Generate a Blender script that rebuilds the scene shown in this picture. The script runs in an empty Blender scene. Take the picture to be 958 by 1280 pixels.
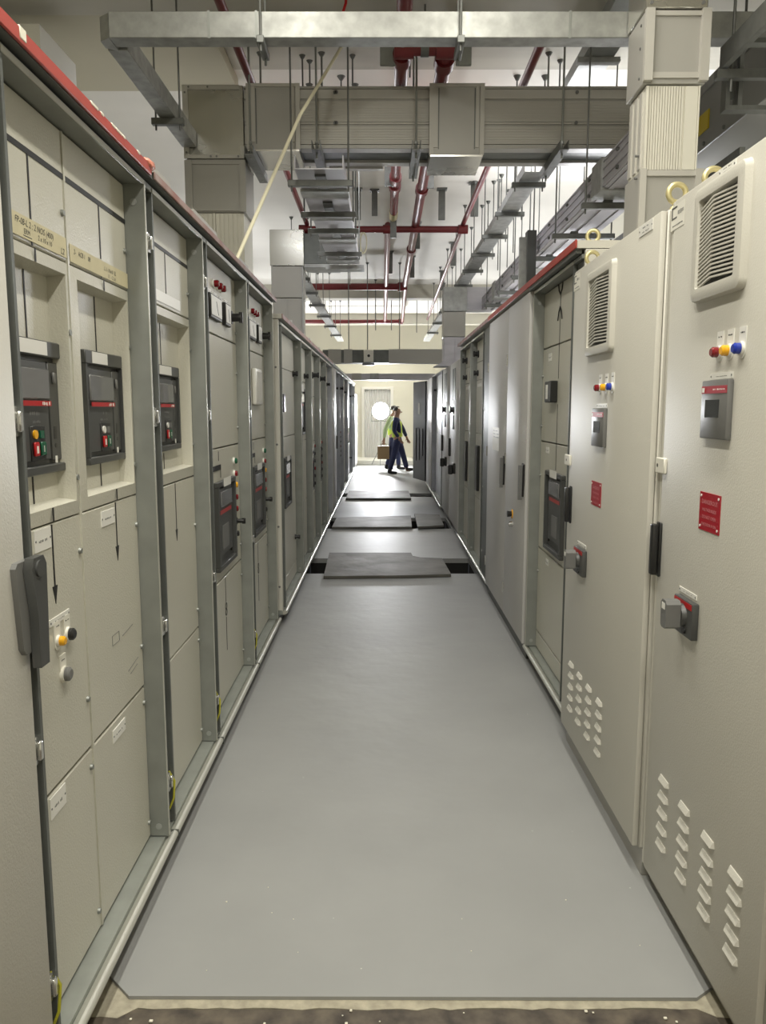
import bpy, bmesh, math, random
from mathutils import Vector, Matrix
random.seed(7)
S = bpy.context.scene
COL = S.collection
R = math.radians

# ------------------------------------------------------------------ materials
def mat(name, col, rough=0.5, metal=0.0, bump=0.0, bscale=200, var=0.0, vscale=3.0, coat=0.0, spec=0.5, vcol=None, detail=3, emit=None, estr=0, aniso=None, bdist=0.002):
    m = bpy.data.materials.new(name); m.use_nodes = True
    nt = m.node_tree; b = nt.nodes['Principled BSDF']
    b.inputs['Base Color'].default_value = (*col, 1)
    b.inputs['Roughness'].default_value = rough
    b.inputs['Metallic'].default_value = metal
    b.inputs['Specular IOR Level'].default_value = spec
    b.inputs['Coat Weight'].default_value = coat
    tc = nt.nodes.new('ShaderNodeTexCoord')
    if var > 0:
        n = nt.nodes.new('ShaderNodeTexNoise'); n.inputs['Scale'].default_value = vscale; n.inputs['Detail'].default_value = detail
        mp = nt.nodes.new('ShaderNodeMapping')
        if aniso: mp.inputs['Scale'].default_value = aniso
        nt.links.new(tc.outputs['Object'], mp.inputs['Vector']); nt.links.new(mp.outputs['Vector'], n.inputs['Vector'])
        cr = nt.nodes.new('ShaderNodeValToRGB')
        lo = vcol or tuple(c * (1 - var) for c in col)
        cr.color_ramp.elements[0].position = 0.32; cr.color_ramp.elements[1].position = 0.68
        cr.color_ramp.elements[0].color = (*lo, 1); cr.color_ramp.elements[1].color = (*col, 1)
        nt.links.new(n.outputs['Fac'], cr.inputs['Fac']); nt.links.new(cr.outputs['Color'], b.inputs['Base Color'])
        if metal > 0.5 or var > 0.2:
            mr = nt.nodes.new('ShaderNodeMapRange'); mr.inputs['To Min'].default_value = rough + 0.12; mr.inputs['To Max'].default_value = max(0.08, rough - 0.08)
            nt.links.new(n.outputs['Fac'], mr.inputs['Value']); nt.links.new(mr.outputs['Result'], b.inputs['Roughness'])
    if bump > 0:
        n2 = nt.nodes.new('ShaderNodeTexNoise'); n2.inputs['Scale'].default_value = bscale; n2.inputs['Detail'].default_value = 2
        nt.links.new(tc.outputs['Object'], n2.inputs['Vector'])
        bp = nt.nodes.new('ShaderNodeBump'); bp.inputs['Strength'].default_value = bump; bp.inputs['Distance'].default_value = bdist
        nt.links.new(n2.outputs['Fac'], bp.inputs['Height']); nt.links.new(bp.outputs['Normal'], b.inputs['Normal'])
    if emit:
        b.inputs['Emission Color'].default_value = (*emit, 1); b.inputs['Emission Strength'].default_value = estr
    return m
M = {}
M['beige'] = mat('beige_powder_coat', (0.57, 0.555, 0.475), 0.30, bump=0.5, bscale=170, var=0.04, vscale=2)
M['beige_door'] = mat('grey_white_powder_coat', (0.58, 0.562, 0.50), 0.50, bump=0.3, bscale=190, var=0.04, vscale=1.5)
M['pale_door'] = mat('satin_light_grey_paint', (0.54, 0.53, 0.51), 0.54, bump=0.35, bscale=90, var=0.06, vscale=2)
M['galv'] = mat('galvanised_frame', (0.28, 0.292, 0.272), 0.42, 0.35, var=0.16, vscale=9, bump=0.05, bscale=60)
M['galv_dark'] = mat('dark_galvanised_steel', (0.16, 0.17, 0.16), 0.48, 0.35, var=0.2, vscale=8)
M['galv_lite'] = mat('bright_zinc_sheet', (0.42, 0.43, 0.42), 0.45, 0.5, var=0.25, vscale=14, bump=0.05, bscale=50)
M['zinc'] = mat('spangled_zinc_tray', (0.33, 0.335, 0.315), 0.45, 0.4, var=0.25, vscale=16)
M['sill'] = mat('zinc_sill', (0.36, 0.38, 0.35), 0.42, 0.4, var=0.14, vscale=10)
M['rail'] = mat('rounded_steel_rail', (0.55, 0.55, 0.49), 0.36, 0.35, var=0.08, vscale=6)
M['soffit'] = mat('dark_painted_steel', (0.10, 0.105, 0.095), 0.5, 0.1)
M['strut'] = mat('strut_channel_steel', (0.17, 0.175, 0.165), 0.5, 0.5, var=0.2, vscale=20)
M['chrome'] = mat('bright_hinge_metal', (0.72, 0.72, 0.7), 0.22, 0.9)
M['black'] = mat('black_plastic', (0.018, 0.018, 0.018), 0.35)
M['dkgrey'] = mat('dark_grey_plastic', (0.065, 0.067, 0.065), 0.38)
M['midgrey'] = mat('mid_grey_plastic', (0.16, 0.16, 0.155), 0.4)
M['cover'] = mat('smoked_clear_cover', (0.17, 0.17, 0.17), 0.12, coat=0.6)
M['screen'] = mat('dark_screen', (0.03, 0.033, 0.034), 0.15)
M['black_tape'] = mat('black_mimic_line', (0.012, 0.012, 0.012), 0.5)
M['tape'] = mat('cream_masking_tape', (0.66, 0.60, 0.40), 0.65, var=0.08, vscale=20)
M['white'] = mat('white_label_plastic', (0.80, 0.79, 0.74), 0.35)
M['white_clip'] = mat('white_clip_plastic', (0.78, 0.76, 0.68), 0.4)
M['ink'] = mat('black_ink', (0.03, 0.03, 0.03), 0.6)
M['red'] = mat('red_edge_paint', (0.42, 0.055, 0.04), 0.5, var=0.45, vscale=8, vcol=(0.36, 0.05, 0.035))
M['dullred'] = mat('faded_red_edge_paint', (0.27, 0.12, 0.10), 0.6, var=0.45, vscale=9, vcol=(0.36, 0.28, 0.26))
M['pipe'] = mat('red_sprinkler_paint', (0.15, 0.014, 0.016), 0.42, var=0.1, vscale=5)
M['redplastic'] = mat('red_plastic', (0.45, 0.01, 0.012), 0.3)
M['redsign'] = mat('red_engraved_sign', (0.36, 0.004, 0.016), 0.35)
M['signtext'] = mat('pale_engraving', (0.70, 0.30, 0.32), 0.5)
M['redlens'] = mat('red_lens', (0.20, 0.005, 0.01), 0.15, coat=0.5)
M['yellens'] = mat('amber_lens', (0.85, 0.42, 0.01), 0.18, coat=0.5)
M['blulens'] = mat('blue_lens', (0.006, 0.03, 0.34), 0.15, coat=0.5)
M['grnlens'] = mat('green_lens', (0.01, 0.10, 0.05), 0.2)
M['yelgrn'] = mat('earth_wire_yellow_green', (0.40, 0.38, 0.03), 0.5)
M['brass'] = mat('zinc_yellow_eye', (0.62, 0.55, 0.30), 0.35, 0.5)
M['duct'] = mat('grey_busbar_enclosure', (0.40, 0.39, 0.36), 0.42, 0.05, var=0.05, vscale=2)
M['duct_fin'] = mat('pale_busbar_housing', (0.49, 0.475, 0.435), 0.45, 0.05)
M['fin_white'] = mat('cream_busbar_fins', (0.68, 0.66, 0.58), 0.45)
M['elbow'] = mat('polished_elbow_cover', (0.60, 0.59, 0.54), 0.24, 0.85, var=0.1, vscale=3)
M['dullduct'] = mat('dull_grey_busbar', (0.24, 0.24, 0.225), 0.5, 0.1, var=0.1, vscale=2)
M['lilac'] = mat('zinc_busbar_side', (0.50, 0.49, 0.53), 0.45, 0.2, var=0.2, vscale=3, aniso=(1, 0.3, 3))
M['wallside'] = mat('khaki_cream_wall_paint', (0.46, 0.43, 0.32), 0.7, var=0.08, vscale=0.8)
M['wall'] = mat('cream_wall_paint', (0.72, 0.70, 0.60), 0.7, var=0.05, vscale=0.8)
M['wallwhite'] = mat('white_wall_paint', (0.80, 0.79, 0.74), 0.65, var=0.04, vscale=0.8)
M['ceil'] = mat('ceiling_plaster', (0.74, 0.72, 0.66), 0.75, var=0.10, vscale=0.9, bump=0.2, bscale=6)
M['beam_and_dim_ceiling'] = mat('concrete_and_dim_ceiling', (0.52, 0.50, 0.43), 0.75, var=0.16, vscale=1.2, aniso=(1, 3, 1))  # concrete of the beams, also the painted dimness of the near ceiling
M['floor'] = mat('grey_floor_paint', (0.325, 0.328, 0.32), 0.50, bump=0.5, bscale=7, bdist=0.006, var=0.10, vscale=1.6, detail=6, spec=0.2)
M['plate'] = mat('worn_floor_plate', (0.155, 0.148, 0.13), 0.58, spec=0.12, bump=0.8, bscale=8, bdist=0.008, var=0.3, vscale=3, detail=5)
M['ply'] = mat('stained_floor_board', (0.14, 0.115, 0.085), 0.6, bump=0.4, bscale=40, var=0.72, vscale=16, detail=8, vcol=(0.035, 0.028, 0.024))
M['screed'] = mat('chipped_screed', (0.46, 0.42, 0.32), 0.8, var=0.3, vscale=30, bump=0.5, bscale=60)
M['crumb'] = mat('plaster_crumb', (0.72, 0.69, 0.58), 0.9)
M['pit'] = mat('trench_shade_black', (0.018, 0.017, 0.015), 0.95)  # near-black colour stands in for the shade inside the trenches
M['rope'] = mat('cream_cable_sheath', (0.74, 0.70, 0.52), 0.6)
M['skin'] = mat('skin', (0.30, 0.17, 0.11), 0.5)
M['navy'] = mat('navy_workwear', (0.022, 0.028, 0.085), 0.75, var=0.2, vscale=14)
M['hivis'] = mat('yellow_green_vest', (0.46, 0.56, 0.05), 0.6)
M['greenshirt'] = mat('pale_green_sleeve', (0.34, 0.44, 0.22), 0.7)
M['hair'] = mat('dark_hair', (0.03, 0.025, 0.02), 0.6)
M['boot'] = mat('black_boot', (0.012, 0.012, 0.014), 0.5)
M['box'] = mat('brown_carton', (0.20, 0.13, 0.06), 0.7)
M['curtain'] = mat('ribbed_shutter', (0.62, 0.62, 0.60), 0.45, 0.1)
M['lamp'] = mat('floodlight_glass', (1, 1, 1), 0.4, emit=(0.95, 0.97, 1.0), estr=520)
M['blackdoor'] = mat('black_cabinet_paint', (0.028, 0.029, 0.032), 0.4)
M['slate'] = mat('slate_grey_steel', (0.50, 0.515, 0.56), 0.36, 0.25, var=0.2, vscale=6)
M['cablegreen'] = mat('green_cable', (0.10, 0.14, 0.03), 0.5)
M['yellowtag'] = mat('yellow_warning_tag', (0.55, 0.42, 0.02), 0.5)

_nt = M['floor'].node_tree; _b = _nt.nodes['Principled BSDF']; _src = _b.inputs['Base Color'].links[0].from_socket
_v = _nt.nodes.new('ShaderNodeTexVoronoi'); _v.inputs['Scale'].default_value = 14; _v.inputs['Randomness'].default_value = 1
_tc = _nt.nodes.new('ShaderNodeTexCoord'); _nt.links.new(_tc.outputs['Object'], _v.inputs['Vector'])
_m1 = _nt.nodes.new('ShaderNodeMath'); _m1.operation = 'LESS_THAN'; _m1.inputs[1].default_value = 0.035; _nt.links.new(_v.outputs['Distance'], _m1.inputs[0])
_n3 = _nt.nodes.new('ShaderNodeTexNoise'); _n3.inputs['Scale'].default_value = 3.1; _nt.links.new(_tc.outputs['Object'], _n3.inputs['Vector'])
_m2 = _nt.nodes.new('ShaderNodeMath'); _m2.operation = 'GREATER_THAN'; _m2.inputs[1].default_value = 0.56; _nt.links.new(_n3.outputs['Fac'], _m2.inputs[0])
_m3 = _nt.nodes.new('ShaderNodeMath'); _m3.operation = 'MULTIPLY'; _nt.links.new(_m1.outputs[0], _m3.inputs[0]); _nt.links.new(_m2.outputs[0], _m3.inputs[1])
_m4 = _nt.nodes.new('ShaderNodeMath'); _m4.operation = 'MULTIPLY'; _m4.inputs[1].default_value = 0.7; _nt.links.new(_m3.outputs[0], _m4.inputs[0])
_mx = _nt.nodes.new('ShaderNodeMixRGB'); _mx.inputs['Color2'].default_value = (0.62, 0.61, 0.57, 1); _nt.links.new(_m4.outputs[0], _mx.inputs['Fac']); _nt.links.new(_src, _mx.inputs['Color1']); _nt.links.new(_mx.outputs['Color'], _b.inputs['Base Color'])

# ------------------------------------------------------------------ mesh helper
ORIG = {}
def ident(a, b, c): return Vector((a, b, c))
def side(sgn, XP):
    def T(a, o, z): return Vector((sgn * (XP - o), a, z))
    return T
class MB:
    def __init__(s, T=None): s.v = []; s.f = []; s.T = T or ident
    def raw(s, vs, fs):
        n = len(s.v); s.v += [s.T(*p) for p in vs]; s.f += [tuple(i + n for i in f) for f in fs]; return s
    def box(s, a0, a1, b0, b1, c0, c1, bev=0.0, seg=1):
        if a0 > a1: a0, a1 = a1, a0
        if b0 > b1: b0, b1 = b1, b0
        if c0 > c1: c0, c1 = c1, c0
        if bev <= 0:
            vs = [(a, b, c) for a in (a0, a1) for b in (b0, b1) for c in (c0, c1)]
            fs = [(0, 1, 3, 2), (4, 6, 7, 5), (0, 4, 5, 1), (2, 3, 7, 6), (0, 2, 6, 4), (1, 5, 7, 3)]
            return s.raw(vs, fs)
        bm = bmesh.new(); bmesh.ops.create_cube(bm, size=1)
        for v in bm.verts:
            v.co = Vector(((a0 + a1) / 2 + v.co.x * (a1 - a0), (b0 + b1) / 2 + v.co.y * (b1 - b0), (c0 + c1) / 2 + v.co.z * (c1 - c0)))
        bev = min(bev, 0.49 * min(a1 - a0, b1 - b0, c1 - c0))
        bmesh.ops.bevel(bm, geom=bm.edges[:], offset=bev, segments=seg, affect='EDGES', profile=0.5)
        return s.frombm(bm)
    def frombm(s, bm):
        bm.verts.ensure_lookup_table(); bm.verts.index_update()
        s.raw([tuple(v.co) for v in bm.verts], [tuple(v.index for v in f.verts) for f in bm.faces]); bm.free(); return s
    def cyl(s, p0, p1, r0, r1=None, n=16, cap=True):
        r1 = r0 if r1 is None else r1
        p0 = Vector(p0); p1 = Vector(p1); d = (p1 - p0).normalized()
        u = d.orthogonal().normalized(); w = d.cross(u)
        vs = []; fs = []
        for k in range(n):
            t = 2 * math.pi * k / n; e = u * math.cos(t) + w * math.sin(t)
            vs.append(tuple(p0 + e * r0)); vs.append(tuple(p1 + e * r1))
        for k in range(n):
            j = (k + 1) % n; fs.append((2 * k, 2 * j, 2 * j + 1, 2 * k + 1))
        if cap: fs.append(tuple(2 * k for k in range(n))[::-1]); fs.append(tuple(2 * k + 1 for k in range(n)))
        return s.raw(vs, fs)
    def tube(s, pts, r, n=8):
        P = [Vector(p) for p in pts]; vs = []; fs = []
        u = None
        for i, p in enumerate(P):
            d = (P[min(i + 1, len(P) - 1)] - P[max(i - 1, 0)]).normalized()
            u = d.orthogonal().normalized() if u is None else (u - d * u.dot(d)).normalized()
            w = d.cross(u)
            rr = r[i] if isinstance(r, (list, tuple)) else r
            for k in range(n):
                t = 2 * math.pi * k / n; vs.append(tuple(p + (u * math.cos(t) + w * math.sin(t)) * rr))
        for i in range(len(P) - 1):
            for k in range(n):
                j = (k + 1) % n; fs.append((i * n + k, i * n + j, (i + 1) * n + j, (i + 1) * n + k))
        fs.append(tuple(range(n))[::-1]); fs.append(tuple((len(P) - 1) * n + k for k in range(n)))
        return s.raw(vs, fs)
    def torus(s, c, axis, R0, r, n=24, m=8, a0=0, a1=2 * math.pi):
        c = Vector(c); ax = Vector(axis).normalized(); u = ax.orthogonal().normalized(); w = ax.cross(u)
        vs = []; fs = []
        for i in range(n):
            t = 2 * math.pi * i / n; e = u * math.cos(t) + w * math.sin(t)
            for k in range(m):
                q = 2 * math.pi * k / m; vs.append(tuple(c + e * (R0 + r * math.cos(q)) + ax * r * math.sin(q)))
        for i in range(n):
            for k in range(m):
                fs.append((i * m + k, ((i + 1) % n) * m + k, ((i + 1) % n) * m + (k + 1) % m, i * m + (k + 1) % m))
        return s.raw(vs, fs)
    def prism(s, poly, h0, h1, plane='ac'):
        # polygon in two of the local axes, extruded along the third
        n = len(poly); vs = []
        for h in (h0, h1):
            for p, q in poly:
                vs.append({'ac': (p, h, q), 'ab': (p, q, h), 'bc': (h, p, q)}[plane])
        fs = [tuple(range(n))[::-1], tuple(range(n, 2 * n))] + [(i, (i + 1) % n, (i + 1) % n + n, i + n) for i in range(n)]
        return s.raw(vs, fs)
    def pocket(s, a0, a1, c0, c1, b0, b1, c2, c3, depth, back, rim=0.0, slope=0.008):
        # plate with a recessed tray: outer a0..a1 x c0..c1, tray b0..b1 x c2..c3
        e = slope
        q = lambda A, B, C, D, o: [(A, o, C), (B, o, C), (B, o, D), (A, o, D)]
        vs = q(a0, a1, c0, c1, 0) + q(b0, b1, c2, c3, rim) + q(b0 + e, b1 - e, c2 + e, c3 - e, -depth) + q(a0, a1, c0, c1, -back)
        fs = []
        for k in range(4):
            j = (k + 1) % 4
            fs += [(k, j, j + 4, k + 4), (k + 4, j + 4, j + 8, k + 8), (k + 12, j + 12, j, k)]
        fs += [(8, 9, 10, 11), (15, 14, 13, 12)]
        return s.raw(vs, fs)
    def build(s, name, m, parent=None, loc=None, sharp=38):
        me = bpy.data.meshes.new(name)
        if parent is not None: o0 = ORIG[parent.name]
        else:
            if loc is None:
                xs = [v.x for v in s.v]; ys = [v.y for v in s.v]; zs = [v.z for v in s.v]
                loc = ((min(xs) + max(xs)) / 2, (min(ys) + max(ys)) / 2, min(zs))
            o0 = Vector(loc)
        me.from_pydata([tuple(v - o0) for v in s.v], [], s.f)
        bm = bmesh.new(); bm.from_mesh(me); bmesh.ops.recalc_face_normals(bm, faces=bm.faces); bm.to_mesh(me); bm.free()
        for p in me.polygons: p.use_smooth = True
        me.set_sharp_from_angle(angle=R(sharp))
        me.materials.append(M[m] if isinstance(m, str) else m)
        ob = bpy.data.objects.new(name, me); COL.objects.link(ob)
        if parent is not None: ob.parent = parent
        else: ob.location = o0
        ORIG[ob.name] = o0.copy()
        return ob
def thing(name, label, cat, loc=(0, 0, 0), group=None):
    o = bpy.data.objects.new(name, None); COL.objects.link(o); o.location = loc; o.empty_display_size = 0.1
    ORIG[o.name] = Vector(loc); o['label'] = label; o['category'] = cat
    if group: o['group'] = group
    return o
def tag(o, label, cat, group=None):
    o['label'] = label; o['category'] = cat
    if group: o['group'] = group
    return o
def struct(o): o['kind'] = 'structure'; return o
def plabel(o, t): o['label'] = t; return o
def dup(root, delta, label=None):
    r = root.copy(); COL.objects.link(r); r.location = root.location + Vector(delta)
    if label: r['label'] = label
    for ch in list(root.children):
        c = ch.copy(); COL.objects.link(c); c.parent = r
        for g in list(ch.children):
            d = g.copy(); COL.objects.link(d); d.parent = c
    return r
def text(name, body, size, origin, dx, dz, m, parent, depth=0.0004, align='LEFT', shear=0.0, squash=1.0):
    cu = bpy.data.curves.new(name, 'FONT'); cu.body = body; cu.size = size; cu.align_x = align; cu.shear = shear; cu.resolution_u = 2
    tmp = bpy.data.objects.new(name + '_tmp', cu)
    me = bpy.data.meshes.new_from_object(tmp)
    bpy.data.objects.remove(tmp); bpy.data.curves.remove(cu)
    dx = Vector(dx).normalized(); dz = Vector(dz).normalized(); nn = dx.cross(dz); o0 = ORIG[parent.name]; og = Vector(origin)
    me.name = name
    for v in me.vertices:
        v.co = og + dx * v.co.x * squash + dz * v.co.y + nn * depth - o0
    me.materials.clear(); me.materials.append(M[m])
    ob = bpy.data.objects.new(name, me); COL.objects.link(ob); ob.parent = parent; ORIG[ob.name] = o0.copy()
    return ob
def scribble(T, a0, a1, z, h, n=7, o=0.0012, mb=None, th=0.0016, slope=0.0):
    # unreadable printed line: short separate bars
    mb = mb or MB(T); w = (a1 - a0) / n
    for k in range(n):
        if random.random() < 0.12: continue
        x = a0 + k * w
        mb.box(x, x + w * random.uniform(0.45, 0.8), o, o + 0.0004, z + random.uniform(0, 0.2) * h, z + h * random.uniform(0.7, 1))
    return mb
PI = math.pi

# ------------------------------------------------------------------ setting
ZC = 4.2; YE = 24.1
fl = MB()
for x0, x1, y0, y1 in [(-3.2, 3.2, 8.2, 10.3), (-3.2, 3.2, 11.35, 14.15), (-3.2, 3.2, 14.75, YE + 0.4), (-3.2, -0.79, 7.42, 8.2), (0.93, 3.2, 7.42, 8.2), (-3.2, -0.79, 10.3, 11.35),
                       (0.93, 3.2, 10.3, 11.35), (-3.2, -0.79, 14.15, 14.75), (0.93, 3.2, 14.15, 14.75)]:
    fl.box(x0, x1, y0, y1, -0.05, 0)
fl.prism([(-0.80, 2.02), (-0.775, 1.995), (-0.70, 1.922), (0.862, 1.916), (0.915, 1.952), (1.0, 2.0), (3.2, 2.0), (3.2, 7.42), (-3.2, 7.42), (-3.2, 2.02)], -0.010, 0, 'ab')
fl.box(-3.2, 3.2, 2.1, 7.42, -0.05, -0.0106)
struct(fl.build('floor', 'floor', loc=(0, 0, 0)))
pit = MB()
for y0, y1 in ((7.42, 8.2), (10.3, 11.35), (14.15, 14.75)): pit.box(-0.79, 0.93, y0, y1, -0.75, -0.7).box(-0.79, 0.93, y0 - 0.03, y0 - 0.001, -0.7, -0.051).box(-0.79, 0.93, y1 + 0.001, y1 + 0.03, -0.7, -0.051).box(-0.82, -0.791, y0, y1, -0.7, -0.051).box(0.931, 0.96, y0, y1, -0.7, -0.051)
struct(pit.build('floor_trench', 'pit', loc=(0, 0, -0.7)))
struct(MB().box(-3.2, 3.2, -2.6, 1.887, -0.06, -0.012).build('floor_board', 'ply', loc=(0, 0, 0)))
ed = MB()
pts = []
for k in range(40):
    x = -0.80 + 1.74 * k / 39
    pts.append((x, 1.893 - random.uniform(0, 0.010) - (0.03 if x < -0.70 or x > 0.87 else 0)))
ed.prism([(-0.82, 2.1), (-0.82, 1.86)] + pts + [(1.0, 2.1)], -0.05, -0.0105, 'ab')
struct(ed.build('trim_1', 'screed', loc=(0, 0, -0.05)))
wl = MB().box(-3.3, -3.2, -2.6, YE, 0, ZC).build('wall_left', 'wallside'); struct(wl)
struct(MB().box(3.2, 3.3, -2.6, YE, 0, ZC).build('wall_right', 'wall'))
wb = MB()
wb.box(-3.3, -0.62, YE, YE + 0.15, 0, ZC).box(0.28, 3.3, YE, YE + 0.15, 0, ZC).box(-0.62, 0.28, YE, YE + 0.15, 2.26, ZC)
struct(wb.build('wall_back', 'wall'))
struct(MB().box(-3.3, 3.3, -2.75, -2.6, 0, ZC).build('wall_front', 'wall'))
struct(MB().box(-3.3, 3.3, -2.75, YE + 0.2, ZC, ZC + 0.15).build('ceiling', 'ceil'))
struct(MB().box(-1.14, 3.19, -2.59, 6.3, ZC - 0.012, ZC - 0.0005).build('ceiling_shade_panel', 'beam_and_dim_ceiling'))  # darker sheet paints the weaker light on the near ceiling
bb = MB()
for y in (4.9, 16.6, 21.5): bb.box(-3.2, 3.2, y, y + 0.35, ZC - (0.12 if y < 10 else 0.28), ZC)
struct(bb.build('ceiling_beam', 'beam_and_dim_ceiling'))
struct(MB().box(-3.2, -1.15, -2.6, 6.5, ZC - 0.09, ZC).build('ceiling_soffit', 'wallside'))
struct(MB().box(-3.2, -2.06, 4.95, 5.5, 0, 3.89).build('pillar', 'wallwhite'))
struct(MB().box(-0.95, 0.9, 22.6, YE, 0, 0.12, 0.01).build('floor_step', 'wallwhite'))
# ribbed door at the end wall
df = MB()
df.box(-0.66, -0.58, YE - 0.05, YE + 0.02, 0.12, 2.30).box(0.24, 0.32, YE - 0.05, YE + 0.02, 0.12, 2.30).box(-0.58, 0.24, YE - 0.05, YE + 0.02, 2.22, 2.30)
dfo = struct(df.build('door_1', 'wallwhite', loc=(-0.17, YE, 0.12)))
cu = MB(); prof = []
n = 44
for k in range(n + 1): prof.append((-0.58 + 0.82 * k / n, YE + 0.03 - 0.02 * (1 if k % 4 in (1, 2) else 0)))
cu.prism(prof + [(0.24, YE + 0.07), (-0.58, YE + 0.07)], 0.12, 2.22, 'ab')
cu.build('shutter', 'curtain', dfo, sharp=20)

# ------------------------------------------------------------------ cabinet parts
def open_cabinet(name, label, sgn, XF, y0, y1, zt=2.31, zb=0.10, band=0.065, rec=0.06, m='beige', fm='galv', group=None, depth=0.85, hinges=True, bandm=None):
    XP = XF + rec; T = side(sgn, XP)
    root = thing(name, label, 'cabinet', (sgn * (XP + 0.4), (y0 + y1) / 2, zb), group)
    MB(T).box(y0 + 0.004, y1 - 0.004, -depth, -0.062, zb, zt + 0.02).build('carcass', m, root)
    f = MB(T)
    f.box(y1 - 0.045, y1 - 0.022, -0.061, rec, zb, zt).box(y1 - 0.045, y1 - 0.032, rec, rec + 0.004, zb, zt)
    f.box(y0, y1, -0.061, rec, zt, zt + 0.02, 0.002)
    f.build('frame', fm, root)
    MB(T).box(y0 + band - 0.01, y1 - 0.032, rec + 0.0002, rec + 0.003, zt, zt + 0.014).box(y1 - 0.044, y1 - 0.033, rec + 0.0042, rec + 0.006, zb, zt).build('frame_lip_highlight', 'rail', root)  # brighter strips paint the light caught along the frame's front edges
    MB(T).box(y0 + 0.0, y0 + band - 0.012, -0.061, rec - 0.018, zb, zt - 0.001).box(y0 + band - 0.012, y0 + band, -0.061, rec, zb, zt - 0.001).build('hinge_post', bandm or 'galv_dark', root)
    if hinges:
        for z in (2.145, 1.575, 0.845, 0.265):
            if z > zt - 0.05 or (z > 2 and y0 < 2): continue
            h = MB(T).box(y0 + 0.012, y0 + 0.05, rec - 0.0179, rec - 0.006, z - 0.033, z + 0.033, 0.003).box(y0 + 0.024, y0 + 0.04, rec - 0.006, rec + 0.004, z - 0.022, z + 0.022, 0.003)
            h.build('hinge', 'chrome', root)
        MB(T).tube([(y0 + 0.04, rec - 0.012, 0.30), (y0 + 0.045, rec + 0.006, 0.26), (y0 + 0.035, rec + 0.004, 0.20), (y0 + 0.03, rec - 0.012, 0.16)], 0.004, 6).build('earth_wire', 'yelgrn', root)
    for z in (zt - 0.055, zb + 0.035):
        MB(T).cyl((y1 - 0.047, rec * 0.5, z), (y1 - 0.0445, rec * 0.5, z), 0.011, n=12).build('bolt', 'galv_lite', root)
    return root, T
def panel(T, root, ya, yb, za, zb_, m='beige', name='door_panel', lock=None):
    p = MB(T).box(ya, yb, -0.06, 0, za, zb_, 0.003).build(name, m, root)
    for z in (lock or ()):
        MB(T).cyl((yb - 0.016, 0, z), (yb - 0.016, 0.007, z), 0.009, 0.007, n=12).build('panel_lock', 'galv', p)
    return p
def nameplate(T, root, ya, yb, za, zb_, lines=1, name='nameplate', o=0.0, m='white'):
    p = MB(T).box(ya, yb, o, o + 0.002, za, zb_).build(name, m, root)
    w = yb - ya; h = zb_ - za; mb = MB(T)
    for k in range(lines):
        zc = za + h * (k + 0.62) / (lines + 0.4)
        scribble(T, ya + 0.25 * w, yb - 0.25 * w, zc - 0.06 * h, 0.13 * h, 7, o + 0.002, mb)
    if mb.v: mb.build('engraving', 'midgrey', p)
    for a in (ya + 0.006, yb - 0.006): MB(T).cyl((a, o + 0.002, (za + zb_) / 2), (a, o + 0.003, (za + zb_) / 2), 0.0028, n=8).build('rivet', 'midgrey', p)
    return p
def tight(T, y, z, lens, root, name, plate=(0.012, 0.02), o=0.0, r=0.0125, proud=0.022, upper=True, pm='white'):
    p = MB(T)
    if upper:
        poly = [(y - 0.018, z + 0.052), (y + 0.018, z + 0.052)] + [(y + 0.018 * math.cos(t), z + 0.018 * math.sin(t) - 0.006) for t in [-PI * k / 8 for k in range(9)]]
        p.prism(poly, o, o + 0.0025, 'ac')
    p.cyl((y, o, z), (y, o + 0.009, z), r * 1.2, n=20)
    po = p.build(name, pm, root)
    MB(T).cyl((y, o + 0.009, z), (y, o + proud * 0.8, z), r, r, n=20).cyl((y, o + proud * 0.8, z), (y, o + proud, z), r, r * 0.7, n=20).build('lens', lens, po)
    if upper: scribble(T, y - 0.01, y + 0.012, z + 0.036, 0.004, 5, o + 0.0025).build('engraving', 'ink', po)
    return po
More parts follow.
